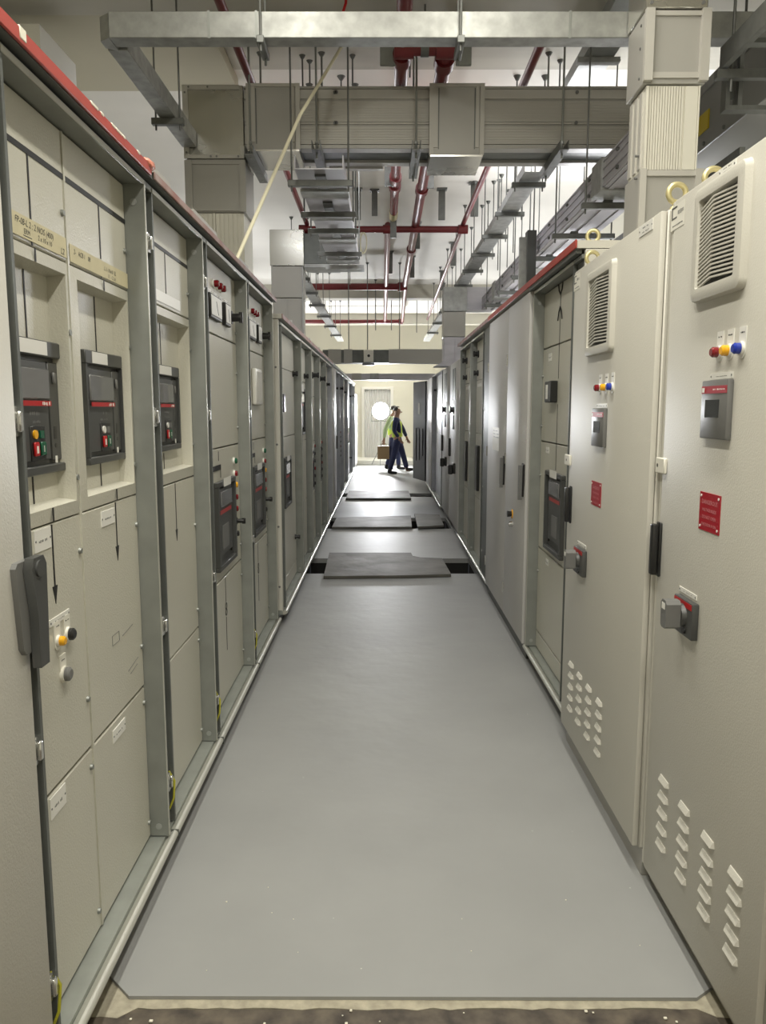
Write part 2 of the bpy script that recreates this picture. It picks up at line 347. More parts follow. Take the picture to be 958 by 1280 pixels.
def wide_breaker(T, root, ya, yb, za=1.44, zb_=1.77, o=-0.04, buttons='full', white=(0.15, 0.62)):
    w = yb - ya
    f = MB(T)
    f.box(ya, yb, o, o + 0.022, zb_ - 0.04, zb_, 0.003).box(ya, yb, o, o + 0.022, za, za + 0.022, 0.003)
    f.box(ya, ya + 0.012, o, o + 0.022, za + 0.022, zb_ - 0.04).box(yb - 0.016, yb, o, o + 0.022, za + 0.022, zb_ - 0.04)
    f.box(ya + 0.012, yb - 0.016, o, o + 0.004, za + 0.02, zb_ - 0.04)
    br = f.build('circuit_breaker', 'dkgrey', root)
    a0 = ya + 0.02; a1 = ya + 0.70 * w
    MB(T).box(a0, a1, o + 0.004, o + 0.016, za + 0.035, zb_ - 0.052, 0.002).build('faceplate', 'dkgrey', br)
    MB(T).box(yb - 0.016 - 0.2 * w, yb - 0.02, o + 0.004, o + 0.013, za + 0.03, zb_ - 0.05, 0.002).build('side_strip', 'dkgrey', br)
    MB(T).box(a0 + 0.004, a1 - 0.004, o + 0.016, o + 0.024, 1.625, 1.70, 0.003).build('clear_cover', 'cover', br)
    MB(T).box(a0 + 0.004, a1 - 0.004, o + 0.0245, o + 0.0255, 1.609, 1.6215).build('red_stripe', 'redplastic', br)
    lg = scribble(T, a1 - 0.055, a1 - 0.01, 1.61, 0.010, 6, o + 0.0255); lg.build('stripe_lettering', 'white', br)
    scribble(T, a0 + 0.09, a0 + 0.15, 1.585, 0.012, 5, o + 0.016).build('rating_text', 'midgrey', br)
    scribble(T, a0 + 0.09, a0 + 0.15, 1.567, 0.007, 7, o + 0.016).build('rating_text', 'midgrey', br)
    MB(T).box(a0 + 0.085, a0 + 0.165, o + 0.016, o + 0.0185, 1.475, 1.56, 0.001).build('button_plate', 'black', br)
    b1 = a0 + 0.094
    MB(T).box(b1, b1 + 0.026, o + 0.0185, o + 0.024, 1.487, 1.521, 0.002).build('trip_button', 'redplastic', br)
    MB(T).box(b1 + 0.008, b1 + 0.018, o + 0.024, o + 0.0245, 1.494, 1.512).build('button_mark', 'white', br)
    MB(T).box(b1 + 0.037, b1 + 0.063, o + 0.0185, o + 0.024, 1.487, 1.521, 0.002).build('close_button', 'grnlens', br)
    MB(T).box(b1 + 0.048, b1 + 0.051, o + 0.024, o + 0.0245, 1.496, 1.512).build('button_mark', 'white', br)
    MB(T).cyl((b1 + 0.012, o + 0.0185, 1.54), (b1 + 0.012, o + 0.023, 1.54), 0.011, n=16).build('spring_indicator', 'yellens' if buttons == 'full' else 'white', br)
    MB(T).box(b1 + 0.037, b1 + 0.058, o + 0.0185, o + 0.022, 1.53, 1.549).build('state_window', 'grnlens' if buttons == 'full' else 'midgrey', br)
    sx = yb - 0.016 - 0.15 * w
    MB(T).box(sx, sx + 0.016, o + 0.013, o + 0.0136, 1.525, 1.557).build('rack_slot', 'black', br)
    MB(T).cyl((sx + 0.008, o + 0.013, 1.508), (sx + 0.008, o + 0.0138, 1.508), 0.006, n=12).build('key_hole', 'black', br)
    MB(T).box(sx, sx + 0.013, o + 0.013, o + 0.0138, 1.463, 1.481).build('position_flag', 'white', br)
    MB(T).box(sx + 0.002, sx + 0.016, o + 0.013, o + 0.02, 1.665, 1.695, 0.003).build('release_lever', 'midgrey', br)
    MB(T).box(ya + white[0] * w, ya + white[1] * w, o + 0.022, o + 0.0235, zb_ - 0.036, zb_ - 0.003).build('name_tape', 'white', br)
    return br
def tall_breaker(T, root, ya, yb, za, zb_, o=0.0):
    f = MB(T); w = yb - ya
    f.box(ya, yb, o, o + 0.025, zb_ - 0.025, zb_, 0.003).box(ya, yb, o, o + 0.025, za, za + 0.025, 0.003).box(ya, ya + 0.03, o, o + 0.025, za + 0.025, zb_ - 0.025).box(yb - 0.03, yb, o, o + 0.025, za + 0.025, zb_ - 0.025)
    f.box(ya + 0.03, yb - 0.03, o, o + 0.004, za + 0.025, zb_ - 0.025)
    br = f.build('circuit_breaker', 'dkgrey', root)
    a0, a1 = ya + 0.04, ya + 0.78 * w
    MB(T).box(a0, a1, o + 0.004, o + 0.018, za + 0.07, zb_ - 0.035, 0.003).build('faceplate', 'dkgrey', br)
    MB(T).box(a0 + 0.02, a1 - 0.02, o + 0.018, o + 0.026, zb_ - 0.13, zb_ - 0.05, 0.003).build('clear_cover', 'cover', br)
    MB(T).box(a0 + 0.02, a1 - 0.02, o + 0.0182, o + 0.0195, zb_ - 0.165, zb_ - 0.145).build('red_stripe', 'redplastic', br)
    MB(T).box(a0 + 0.06, a1 - 0.1, o + 0.018, o + 0.021, za + 0.10, za + 0.22).build('button_plate', 'midgrey', br)
    MB(T).box(a1 + 0.01, a1 + 0.02, o + 0.004, o + 0.014, za + 0.05, zb_ - 0.05).build('side_slot', 'black', br)
    MB(T).box(ya + 0.28 * w, ya + 0.68 * w, o + 0.025, o + 0.0265, zb_ - 0.03, zb_ + 0.012).build('name_tape', 'white', br)
    return br
def arrow(T, root, y, ztop, ztip, w=0.007, o=0.0, name='mimic_line'):
    MB(T).box(y - w / 2, y + w / 2, o, o + 0.0012, ztip + 0.04, ztop).prism([(y - 0.014, ztip + 0.046), (y + 0.014, ztip + 0.046), (y, ztip)], o, o + 0.0014, 'ac').build(name, 'black_tape', root)
def knob(T, root, y, z, name='selector_switch', o=0.0, m='black', r=0.016, proud=0.04):
    p = MB(T).cyl((y, o, z), (y, o + 0.012, z), r * 1.25, n=18).build(name, m, root)
    MB(T).cyl((y, o + 0.012, z), (y, o + proud, z), r * 0.8, r * 0.7, n=14).box(y - r * 0.35, y + r * 0.35, o + proud - 0.012, o + proud + 0.008, z - r, z + r, 0.002).build('switch_knob', m, p)
    return p

# ================================================================== LEFT ROW, near group
LX = 0.765; LP = 0.825; G_L = 'switchgear cabinets in the left row'
TL = side(-1, LP)
# closed door nearest the camera
z0 = thing('switchgear_cabinet', 'closed beige cabinet at the left picture edge with a dark grey swing handle', 'cabinet', (-1.2, 1.2, 0.07), G_L)
MB(TL).box(0.72, 1.598, -0.85, 0.03, 0.10, 2.33).build('carcass', 'beige', z0)
dz = MB(TL).box(0.73, 1.612, 0.031, 0.06, 0.12, 2.315, 0.004, 2).build('door', 'beige_door', z0)
hb = MB(TL).prism([(1.545, 1.275), (1.555, 1.285), (1.63, 1.285), (1.638, 1.27), (1.622, 1.09), (1.61, 1.085), (1.572, 1.085), (1.56, 1.10)], 0.06, 0.072, 'ac').build('handle_plate', 'midgrey', dz)
MB(TL).prism([(1.575, 1.268), (1.585, 1.29), (1.632, 1.29), (1.645, 1.27), (1.64, 1.165), (1.633, 1.05), (1.592, 1.05), (1.592, 1.165)], 0.073, 0.092, 'ac').cyl((1.607, 0.092, 1.265), (1.607, 0.096, 1.265), 0.018, n=14).build('swing_lever', 'dkgrey', hb)

A, T = open_cabinet('switchgear_cabinet', 'open-fronted beige cabinet with two side-by-side breakers and handwritten tape strips', -1, LX, 1.60, 2.60, group=G_L, band=0.05)
cols = [(1.66, 2.072), (2.084, 2.553)]
for (a, b) in cols:
    panel(T, A, a, b, 2.195, 2.307); panel(T, A, a, b, 1.982, 2.190, lock=(2.10,) )
    panel(T, A, a, b, 0.658, 1.318, lock=(1.22, 0.80)); panel(T, A, a, b, 0.103, 0.650, lock=(0.60, 0.16))
for (a, b), (ba, bb_), wt, bu in zip(cols, ((1.75, 2.062), (2.215, 2.53)), ((0.1, 0.68), (0.16, 0.55)), ('full', 'less')):
    d = MB(T).pocket(a, b, 1.323, 1.977, a + 0.035, b - 0.028, 1.36, 1.945, 0.04, 0.06, rim=0.006).build('breaker_door', 'beige', A)
    for z in (1.80, 1.42): MB(T).cyl((b - 0.013, 0, z), (b - 0.013, 0.007, z), 0.008, n=10).build('panel_lock', 'galv', d)
    wide_breaker(T, d, ba, bb_, buttons=bu, white=wt)
MB(T).box(2.0735, 2.0825, -0.061, 0.003, 0.103, 2.306).build('divider', 'beige', A)
MB(T).box(1.66, 2.553, 0.0003, 0.0016, 2.186, 2.200).build('mimic_bar', 'black_tape', A)
for (v1, pk, lo, tip) in ((1.872, 1.905, 1.89, 1.115), (2.322, 2.362, 2.35, 1.135)):
    for bx_ in ((v1 - 0.0035, v1 + 0.0035, 0.0003, 0.0016, 2.036, 2.186), (v1 - 0.0035, v1 + 0.0035, 0.0063, 0.0075, 1.945, 1.976), (v1 - 0.0035, v1 + 0.0035, 0.0003, 0.0016, 1.982, 1.992), (pk - 0.0035, pk + 0.0035, -0.0398, -0.0386, 1.772, 1.935), (lo - 0.0035, lo + 0.0035, -0.0398, -0.0386, 1.368, 1.44), (lo - 0.0035, lo + 0.0035, 0.0063, 0.0075, 1.324, 1.359)):
        MB(T).box(*bx_).build('mimic_line', 'black_tape', A)
    arrow(T, A, lo, 1.317, tip)
# masking tape strips with handwriting
DX = (0, 1, 0); DZ = (0, 0, 1)
tp = MB(T).box(1.66, 2.068, 0.0017, 0.0027, 1.990, 2.040).build('tape_label', 'tape', A)
xo = -LP + 0.0028
text('handwriting', 'FP-08-L 2 : 2 NOS (400)', 0.021, (xo, 1.785, 2.018), DX, DZ, 'ink', tp, shear=0.2, squash=0.98)
text('handwriting', '2 x 10 x 10', 0.017, (xo, 1.90, 2.000), DX, DZ, 'ink', tp, shear=0.2)
text('handwriting', 'ERM', 0.017, (xo, 1.828, 2.000), DX, DZ, 'ink', tp)
MB(T).box(1.825, 1.868, 0.0028, 0.0032, 1.995, 1.9966).build('underline', 'ink', tp)
text('handwriting', 'L2', 0.022, (xo, 2.03, 1.995), DX, DZ, 'ink', tp, shear=0.3)
tp = MB(T).box(2.09, 2.551, 0.0017, 0.0027, 1.986, 2.032).build('tape_label', 'tape', A)
text('handwriting', '2-   ACB 1    08', 0.019, (xo, 2.115, 2.010), DX, DZ, 'ink', tp, shear=0.2, squash=0.95)
text('handwriting', 'L 1- 10x10  EL', 0.017, (xo, 2.34, 2.007), DX, DZ, 'ink', tp, shear=0.2)
text('handwriting', '1/   - 2 Lot', 0.015, (xo, 2.37, 1.991), DX, DZ, 'ink', tp, shear=0.2)
st = MB(T).box(2.135, 2.205, -0.0395, -0.0388, 1.875, 1.925).build('spec_sticker', 'white', A)
mb = MB(T)
for k in range(4): scribble(T, 2.14, 2.20, 1.882 + 0.011 * k, 0.005, 6, -0.0387, mb)
mb.build('printed_text', 'midgrey', st)
for q in ((1.79, 1.882, 1.262, 1.315), (2.225, 2.335, 1.258, 1.303), (1.79, 1.882, 0.588, 0.643), (2.235, 2.345, 0.588, 0.627)): nameplate(T, A, *q)
nameplate(T, A, 1.845, 1.965, 1.065, 1.083, name='push_button_label')
tight(T, 1.885, 1.02, 'yellens', A, 'push_button', pm='white_clip'); tight(T, 1.945, 1.02, 'black', A, 'push_button', pm='white_clip', r=0.016)
tight(T, 1.908, 0.925, 'midgrey', A, 'key_switch', pm='white_clip', r=0.018)
sk = MB(T)
for a, b, z, z2 in ((2.27, 2.33, 0.885, 0.885), (2.27, 2.33, 0.915, 0.915), (2.27, 2.27, 0.885, 0.915), (2.33, 2.33, 0.885, 0.915), (2.36, 2.46, 0.89, 0.90), (2.40, 2.50, 0.76, 0.775), (2.42, 2.49, 0.745, 0.755)):
    sk.tube([(a, 0.0005, z), (b, 0.0005, z2 + 0.0001)], 0.0008, 4)
sk.build('pencil_sketch', 'midgrey', A)

B, T = open_cabinet('switchgear_cabinet', 'open-fronted beige cabinet with one breaker behind its cream door, second opening on the left', -1, LX, 2.60, 3.39, group=G_L)
a, b = 2.70, 3.343
panel(T, B, a, b, 2.195, 2.307); panel(T, B, a, b, 1.982, 2.19, lock=(2.08,)); panel(T, B, a, b, 0.640, 1.312, lock=(1.1, 0.72)); panel(T, B, a, b, 0.103, 0.634, lock=(0.58, 0.16))
d = MB(T).pocket(a, b, 1.318, 1.977, a + 0.04, b - 0.03, 1.36, 1.945, 0.04, 0.06, rim=0.006).build('breaker_door', 'beige', B)
for z in (1.85, 1.45): MB(T).cyl((b - 0.013, 0, z), (b - 0.013, 0.007, z), 0.008, n=10).build('panel_lock', 'galv', d)
wide_breaker(T, d, 2.91, 3.225, buttons='less', white=(0.1, 0.62))
MB(T).box(2.69, b, 0.0003, 0.0016, 2.186, 2.200).build('mimic_bar', 'black_tape', B)
for bx_ in ((3.0, 3.007, 0.0003, 0.0016, 2.036, 2.186), (3.04, 3.047, -0.0398, -0.0386, 1.772, 1.932), (3.03, 3.037, -0.0398, -0.0386, 1.368, 1.43)): MB(T).box(*bx_).build('mimic_line', 'black_tape', B)
arrow(T, B, 3.035, 1.311, 1.08)
tp = MB(T).box(2.70, 3.2, 0.0017, 0.0025, 1.995, 2.035).build('tape_label', 'white', B)

def feeder(y0, label, width=1.05, handle=False):
    C, T = open_cabinet('switchgear_cabinet', label, -1, LX, y0, y0 + width, group=G_L)
    a, b = y0 + 0.075, y0 + width - 0.047
    panel(T, C, a, b, 1.967, 2.307, lock=(2.02,)); panel(T, C, a, b, 1.412, 1.960, lock=(1.8, 1.5)); panel(T, C, a, b, 0.742, 1.405, lock=(0.83,)); panel(T, C, a, b, 0.103, 0.735, lock=(0.65, 0.2))
    for k, y in enumerate((0.445, 0.53, 0.61)): tight(T, y0 + y, 2.205, 'redlens', C, 'pilot_lamp', upper=False, r=0.017, proud=0.032)
    for k in range(4): nameplate(T, C, y0 + 0.31 + 0.13 * k, y0 + 0.40 + 0.13 * k, 2.152, 2.168, name='meter_label')
    for k in range(2):
        c0 = y0 + 0.30 + 0.34 * k; w = 0.25 if k == 0 else 0.14
        mt = MB(T).box(c0, c0 + w, 0, 0.02, 2.03, 2.145, 0.004).build('panel_meter', 'black', C)
        MB(T).box(c0 + 0.01, c0 + w - 0.01, 0.02, 0.0225, 2.045, 2.137, 0.002).build('meter_glass', 'white', mt)
        MB(T).tube([(c0 + w * 0.62, 0.0232, 2.055), (c0 + w * 0.45, 0.0232, 2.115)], 0.0012, 4).build('meter_needle', 'black', mt)
    knob(T, C, y0 + 0.86, 2.092, r=0.028, proud=0.06)
    tall_breaker(T, C, y0 + 0.33, y0 + 0.775, 0.80, 1.245)
    MB(T).box(y0 + 0.33, y0 + 0.50, 0, 0.004, 1.30, 1.325).build('mimic_bar', 'black_tape', C)
    for bx_ in ((y0 + 0.50, y0 + 0.506, 0, 0.0015, 1.258, 1.30), (y0 + 0.46, y0 + 0.466, 0, 0.0015, 1.345, 1.392)): MB(T).box(*bx_).build('mimic_line', 'black_tape', C)
    for z, l in ((1.32, 'grnlens'), (1.25, 'redlens'), (1.188, 'yellens'), (1.12, 'redlens'), (1.055, 'redlens'), (0.915, 'black')):
        tight(T, y0 + 0.85, z, l, C, 'push_button', upper=False, r=0.016)
    knob(T, C, y0 + 0.855, 0.985, r=0.016, proud=0.05)
    for bx_ in ((y0 + 0.545, y0 + 0.551, 0, 0.0015, 0.60, 0.735), (y0 + 0.545, y0 + 0.551, 0, 0.0015, 0.34, 0.52)): MB(T).box(*bx_).build('mimic_line', 'black_tape', C)
    MB(T).torus((y0 + 0.548, 0.001, 0.578), (0, 1, 0), 0.018, 0.002, 20, 5).torus((y0 + 0.548, 0.001, 0.545), (0, 1, 0), 0.018, 0.002, 20, 5).build('transformer_symbol', 'black_tape', C)
    if handle:
        hp = MB(T).box(y0 + 0.45, y0 + 0.70, 0, 0.03, 1.63, 1.86, 0.012, 2).build('document_holder', 'white', C)
        MB(T).box(y0 + 0.475, y0 + 0.675, 0.03, 0.032, 1.65, 1.84, 0.001).build('holder_cover', 'beige_door', hp)
    return C
C_ = feeder(3.39, 'open-fronted cabinet with red lamps, twin meters and button column, third opening on the left')
D_ = feeder(4.44, 'open-fronted cabinet with meters and a pale document holder, last of the taller left group', 1.01, True)

# cover plates (red-edged) and base rails
cp = thing('cover_plate', 'grey cabinet-top cover strip with chipped bright red front edge, over the near left cabinets', 'cover strip', (-1.2, 1.65, 2.335))
MB().box(-1.68, -0.742, 0.72, 2.592, 2.335, 2.364).build('top_sheet', 'soffit', cp)
MB().box(-0.742, -0.734, 0.72, 2.56, 2.337, 2.368, 0.002).build('red_edge', 'red', cp)
for y, l in ((1.665, 0.03), (2.05, 0.05), (2.12, 0.02), (2.20, 0.03), (2.235, 0.05), (2.29, 0.02), (2.42, 0.025)):
    MB().box(-0.7395, -0.7325, y, y + l, 2.361 if y > 1.7 else 2.345, 2.3705, 0.002).build('paint_chip', 'crumb', cp)
bm = bmesh.new(); bmesh.ops.create_icosphere(bm, subdivisions=3, radius=1)
for v in bm.verts: v.co = Vector((v.co.x * 0.02 - 0.745, v.co.y * 0.045 + 2.555, v.co.z * 0.016 + 2.368)) + Vector([random.uniform(-0.002, 0.002) for _ in range(3)])
k_ = MB().frombm(bm).build('tape_lump', mat('pink_tape', (0.62, 0.22, 0.15), 0.5), cp)
cp2 = thing('cover_plate', 'grey cabinet-top cover strip with faded brownish-red edge, over the second to fourth left openings', 'cover strip', (-1.2, 4.0, 2.335))
MB().box(-1.68, -0.742, 2.60, 5.46, 2.335, 2.358).build('top_sheet', 'soffit', cp2)
MB().box(-0.742, -0.735, 2.60, 5.46, 2.336, 2.361, 0.002).build('red_edge', 'dullred', cp2)
for y0, y1 in ((2.75, 2.95), (3.3, 3.75), (4.25, 4.6)): MB().box(-0.83, -0.78, y0, y1, 2.359, 2.42).build('cable_clip', 'duct', cp2)
def rail(x, y0, y1, label, sgn, joints=(), z=0.095, endcap=True):
    r = thing('base_rail', label, 'base rail', (sgn * (x + 0.05), (y0 + y1) / 2, 0))
    T = side(sgn, x)
    MB(T).box(y0, y1, -0.70, -0.06, 0, z - 0.031).build('plinth', 'soffit', r)
    m = MB(T); poly = [(-0.028, z - 0.03), (-0.028, z - 0.012), (-0.02, z - 0.006)] + [(-0.008 + 0.014 * math.cos(t), z - 0.012 + 0.014 * math.sin(t)) for t in [PI / 2 - PI * k / 8 for k in range(9)]] + [(-0.02, z - 0.03)]
    m.prism(poly, y0, y1, 'bc'); m.build('rounded_lip', 'rail', r)
    MB(T).box(y0, y1, -0.16, -0.029, z - 0.03, z + 0.001).build('sill', 'sill', r)
    for y in joints: MB(T).box(y - 0.002, y + 0.002, -0.02, 0.0075, z - 0.03, z + 0.003).build('joint', 'soffit', r)
    return r
rail(0.745, 0.72, 5.46, 'rounded galvanised base rail under the near left cabinets', -1, (2.60, 3.39, 4.44))

# ================================================================== LEFT ROW, lower second group
X2 = 0.73; P2 = 0.79; ZT2 = 2.20; ZB2 = 0.125
TE = side(-1, P2)
def far_cabinet(y0, y1, label, kind, fm='galv', m='beige', sgn=-1, XF=X2, zt=ZT2, zb=ZB2, group=G_L, band=0.05, hinges=False):
    C, T = open_cabinet('switchgear_cabinet', label, sgn, XF, y0, y1, zt=zt, zb=zb, group=group, hinges=hinges, fm=fm, m=m, band=band)
    a, b = y0 + band + 0.01, y1 - 0.047; w = b - a
    if kind == 'slots':
        for za, zb_ in ((1.925, zt - 0.004), (1.385, 1.92), (0.25, 1.38), (zb + 0.003, 0.245)): panel(T, C, a, b, za, zb_, m)
        MB(T).box(a + 0.25 * w, a + 0.33 * w, 0, 0.03, 1.58, 1.72, 0.004).build('door_handle', 'black', C)
        tall_breaker(T, C, a + 0.3 * w, a + 0.62 * w, 0.82, 1.22)
        knob(T, C, b - 0.09, 1.91, r=0.022); knob(T, C, b - 0.1, 0.47, r=0.018)
    elif kind == 'breaker':
        for za, zb_ in ((1.87, zt - 0.004), (1.30, 1.865), (0.70, 1.295), (zb + 0.003, 0.695)): panel(T, C, a, b, za, zb_, m)
        tall_breaker(T, C, a + 0.22 * w, a + 0.72 * w, 1.36, 1.80); knob(T, C, b - 0.12, 1.93, r=0.022)
        MB(T).box(a + 0.3 * w, a + 0.6 * w, 0, 0.02, 1.81, 1.84).build('label_strip', 'white', C)
    elif kind == 'buttons':
        for za, zb_ in ((1.75, zt - 0.004), (1.25, 1.745), (0.66, 1.245), (zb + 0.003, 0.655)): panel(T, C, a, b, za, zb_, m)
        tall_breaker(T, C, a + 0.2 * w, a + 0.65 * w, 0.72, 1.18)
        for k in range(6): tight(T, b - 0.12, 1.19 - 0.085 * k, 'black' if k % 3 else 'redlens', C, 'push_button', upper=False, r=0.02)
        knob(T, C, b - 0.2, 1.98, r=0.03, proud=0.07)
    else:
        for za, zb_ in ((1.2, zt - 0.004), (zb + 0.003, 1.195)): panel(T, C, a, b, za, zb_, m)
        knob(T, C, b - 0.15, 1.95, r=0.02)
        MB(T).box(a + 0.1 * w, a + 0.16 * w, 0, 0.03, 1.0, 1.25, 0.005).build('door_handle', 'black', C)
    return C
EP = thing('end_panel', 'beige flat side panel closing the near end of the lower left cabinet group', 'side panel', (-0.9, 5.58, 0.09))
ep = MB().box(-1.6, -0.742, 5.565, 5.595, 0.10, 2.235, 0.003).build('panel_sheet', 'beige_door', EP)
for z in (1.90, 1.35, 0.75, 0.30): MB().cyl((-0.765, 5.565, z), (-0.765, 5.561, z), 0.008, n=10).build('screw', 'midgrey', EP)
far_cabinet(5.60, 6.95, 'open-fronted cabinet with a black slot handle and tall breaker, first of the lower left group', 'slots')
far_cabinet(6.95, 7.95, 'open-fronted cabinet with a high-mounted tall breaker, second of the lower left group', 'breaker')
far_cabinet(7.95, 8.95, 'open-fronted cabinet with black buttons, third of the lower left group', 'buttons')
far_cabinet(8.95, 9.95, 'open-fronted cabinet with black buttons, fourth of the lower left group', 'buttons')
far_cabinet(9.95, 11.10, 'plain open-fronted cabinet just before the shiny pale door on the left', 'plain', fm='slate')
J = thing('switchgear_cabinet', 'closed pale cabinet whose smooth door shines in the lamp glare, middle of the left row', 'cabinet', (-1.1, 11.5, 0.09), G_L)
MB(TE).box(11.105, 11.945, -0.8, 0.02, 0.125, 2.22).build('carcass', 'pale_door', J)
dj = MB(TE).box(11.11, 11.94, 0.021, 0.07, 0.127, 2.21, 0.006, 2).build('door', 'pale_door', J)
MB(TE).box(11.86, 11.89, 0.07, 0.09, 1.0, 1.2, 0.004).build('door_handle', 'black', dj)
far_cabinet(11.95, 13.1, 'slate grey open cabinet directly behind the shiny pale left door', 'plain', fm='slate', m='slate')
far_cabinet(13.1, 14.3, 'slate grey open cabinet second behind the shiny pale left door', 'buttons', fm='slate', m='slate')
far_cabinet(14.3, 16.0, 'pale open cabinet with a black handle, third behind the shiny left door', 'plain', fm='slate', m='pale_door')
far_cabinet(16.0, 18.4, 'wide slate open cabinet far down the left row, before the last pale one', 'slots', fm='slate', m='slate')
far_cabinet(18.4, 20.0, 'last full-height pale cabinet in the left row', 'plain', fm='slate', m='pale_door')
O = thing('low_cabinet', 'low grey cabinet with rounded top edge at the far end of the left row', 'cabinet', (-1.1, 21.0, 0.0), G_L)
MB(TE).box(20.3, 22.2, -0.8, 0.05, 0.05, 2.05, 0.06, 3).build('carcass', 'pale_door', O)
MB(TE).box(20.36, 22.14, -0.75, 0.03, 0.0, 0.049).build('plinth', 'soffit', O)
MB(TE).box(20.4, 22.1, 0.05, 0.056, 0.12, 1.95, 0.004).build('door', 'pale_door', O)
c3 = thing('cover_plate', 'thin reddish-brown cover strip along the top of the lower left cabinet group', 'cover strip', (-1.1, 8.3, 2.24))
MB().box(-1.6, -0.716, 5.56, 11.1, 2.24, 2.27).build('top_sheet', 'beige_door', c3)
MB().box(-0.716, -0.709, 5.56, 11.1, 2.238, 2.272, 0.002).build('red_edge', 'dullred', c3)
for y in (6.55, 8.2, 9.4): MB().box(-0.78, -0.76, y, y + 0.025, 2.271, 2.34).build('lifting_lug', 'pale_door', c3)
c4 = thing('cover_plate', 'pale cover strip on the far left cabinets beyond the shiny door', 'cover strip', (-1.1, 15.5, 2.24))
MB().box(-1.6, -0.72, 11.1, 20.0, 2.24, 2.27).build('top_sheet', 'pale_door', c4)
MB().box(-0.72, -0.713, 11.1, 20.0, 2.238, 2.272, 0.002).build('front_edge', 'galv_lite', c4)
tag(MB().box(-0.86, -0.78, 19.2, 19.5, 2.275, 2.36, 0.02, 2).build('rag', 'red'), 'small red rag lying on the far end of the left cabinet tops', 'rag')
rail(0.715, 5.56, 20.0, 'thin galvanised base rail running to the back under the lower left cabinets', -1, (8.95, 11.1, 14.3), z=0.12)

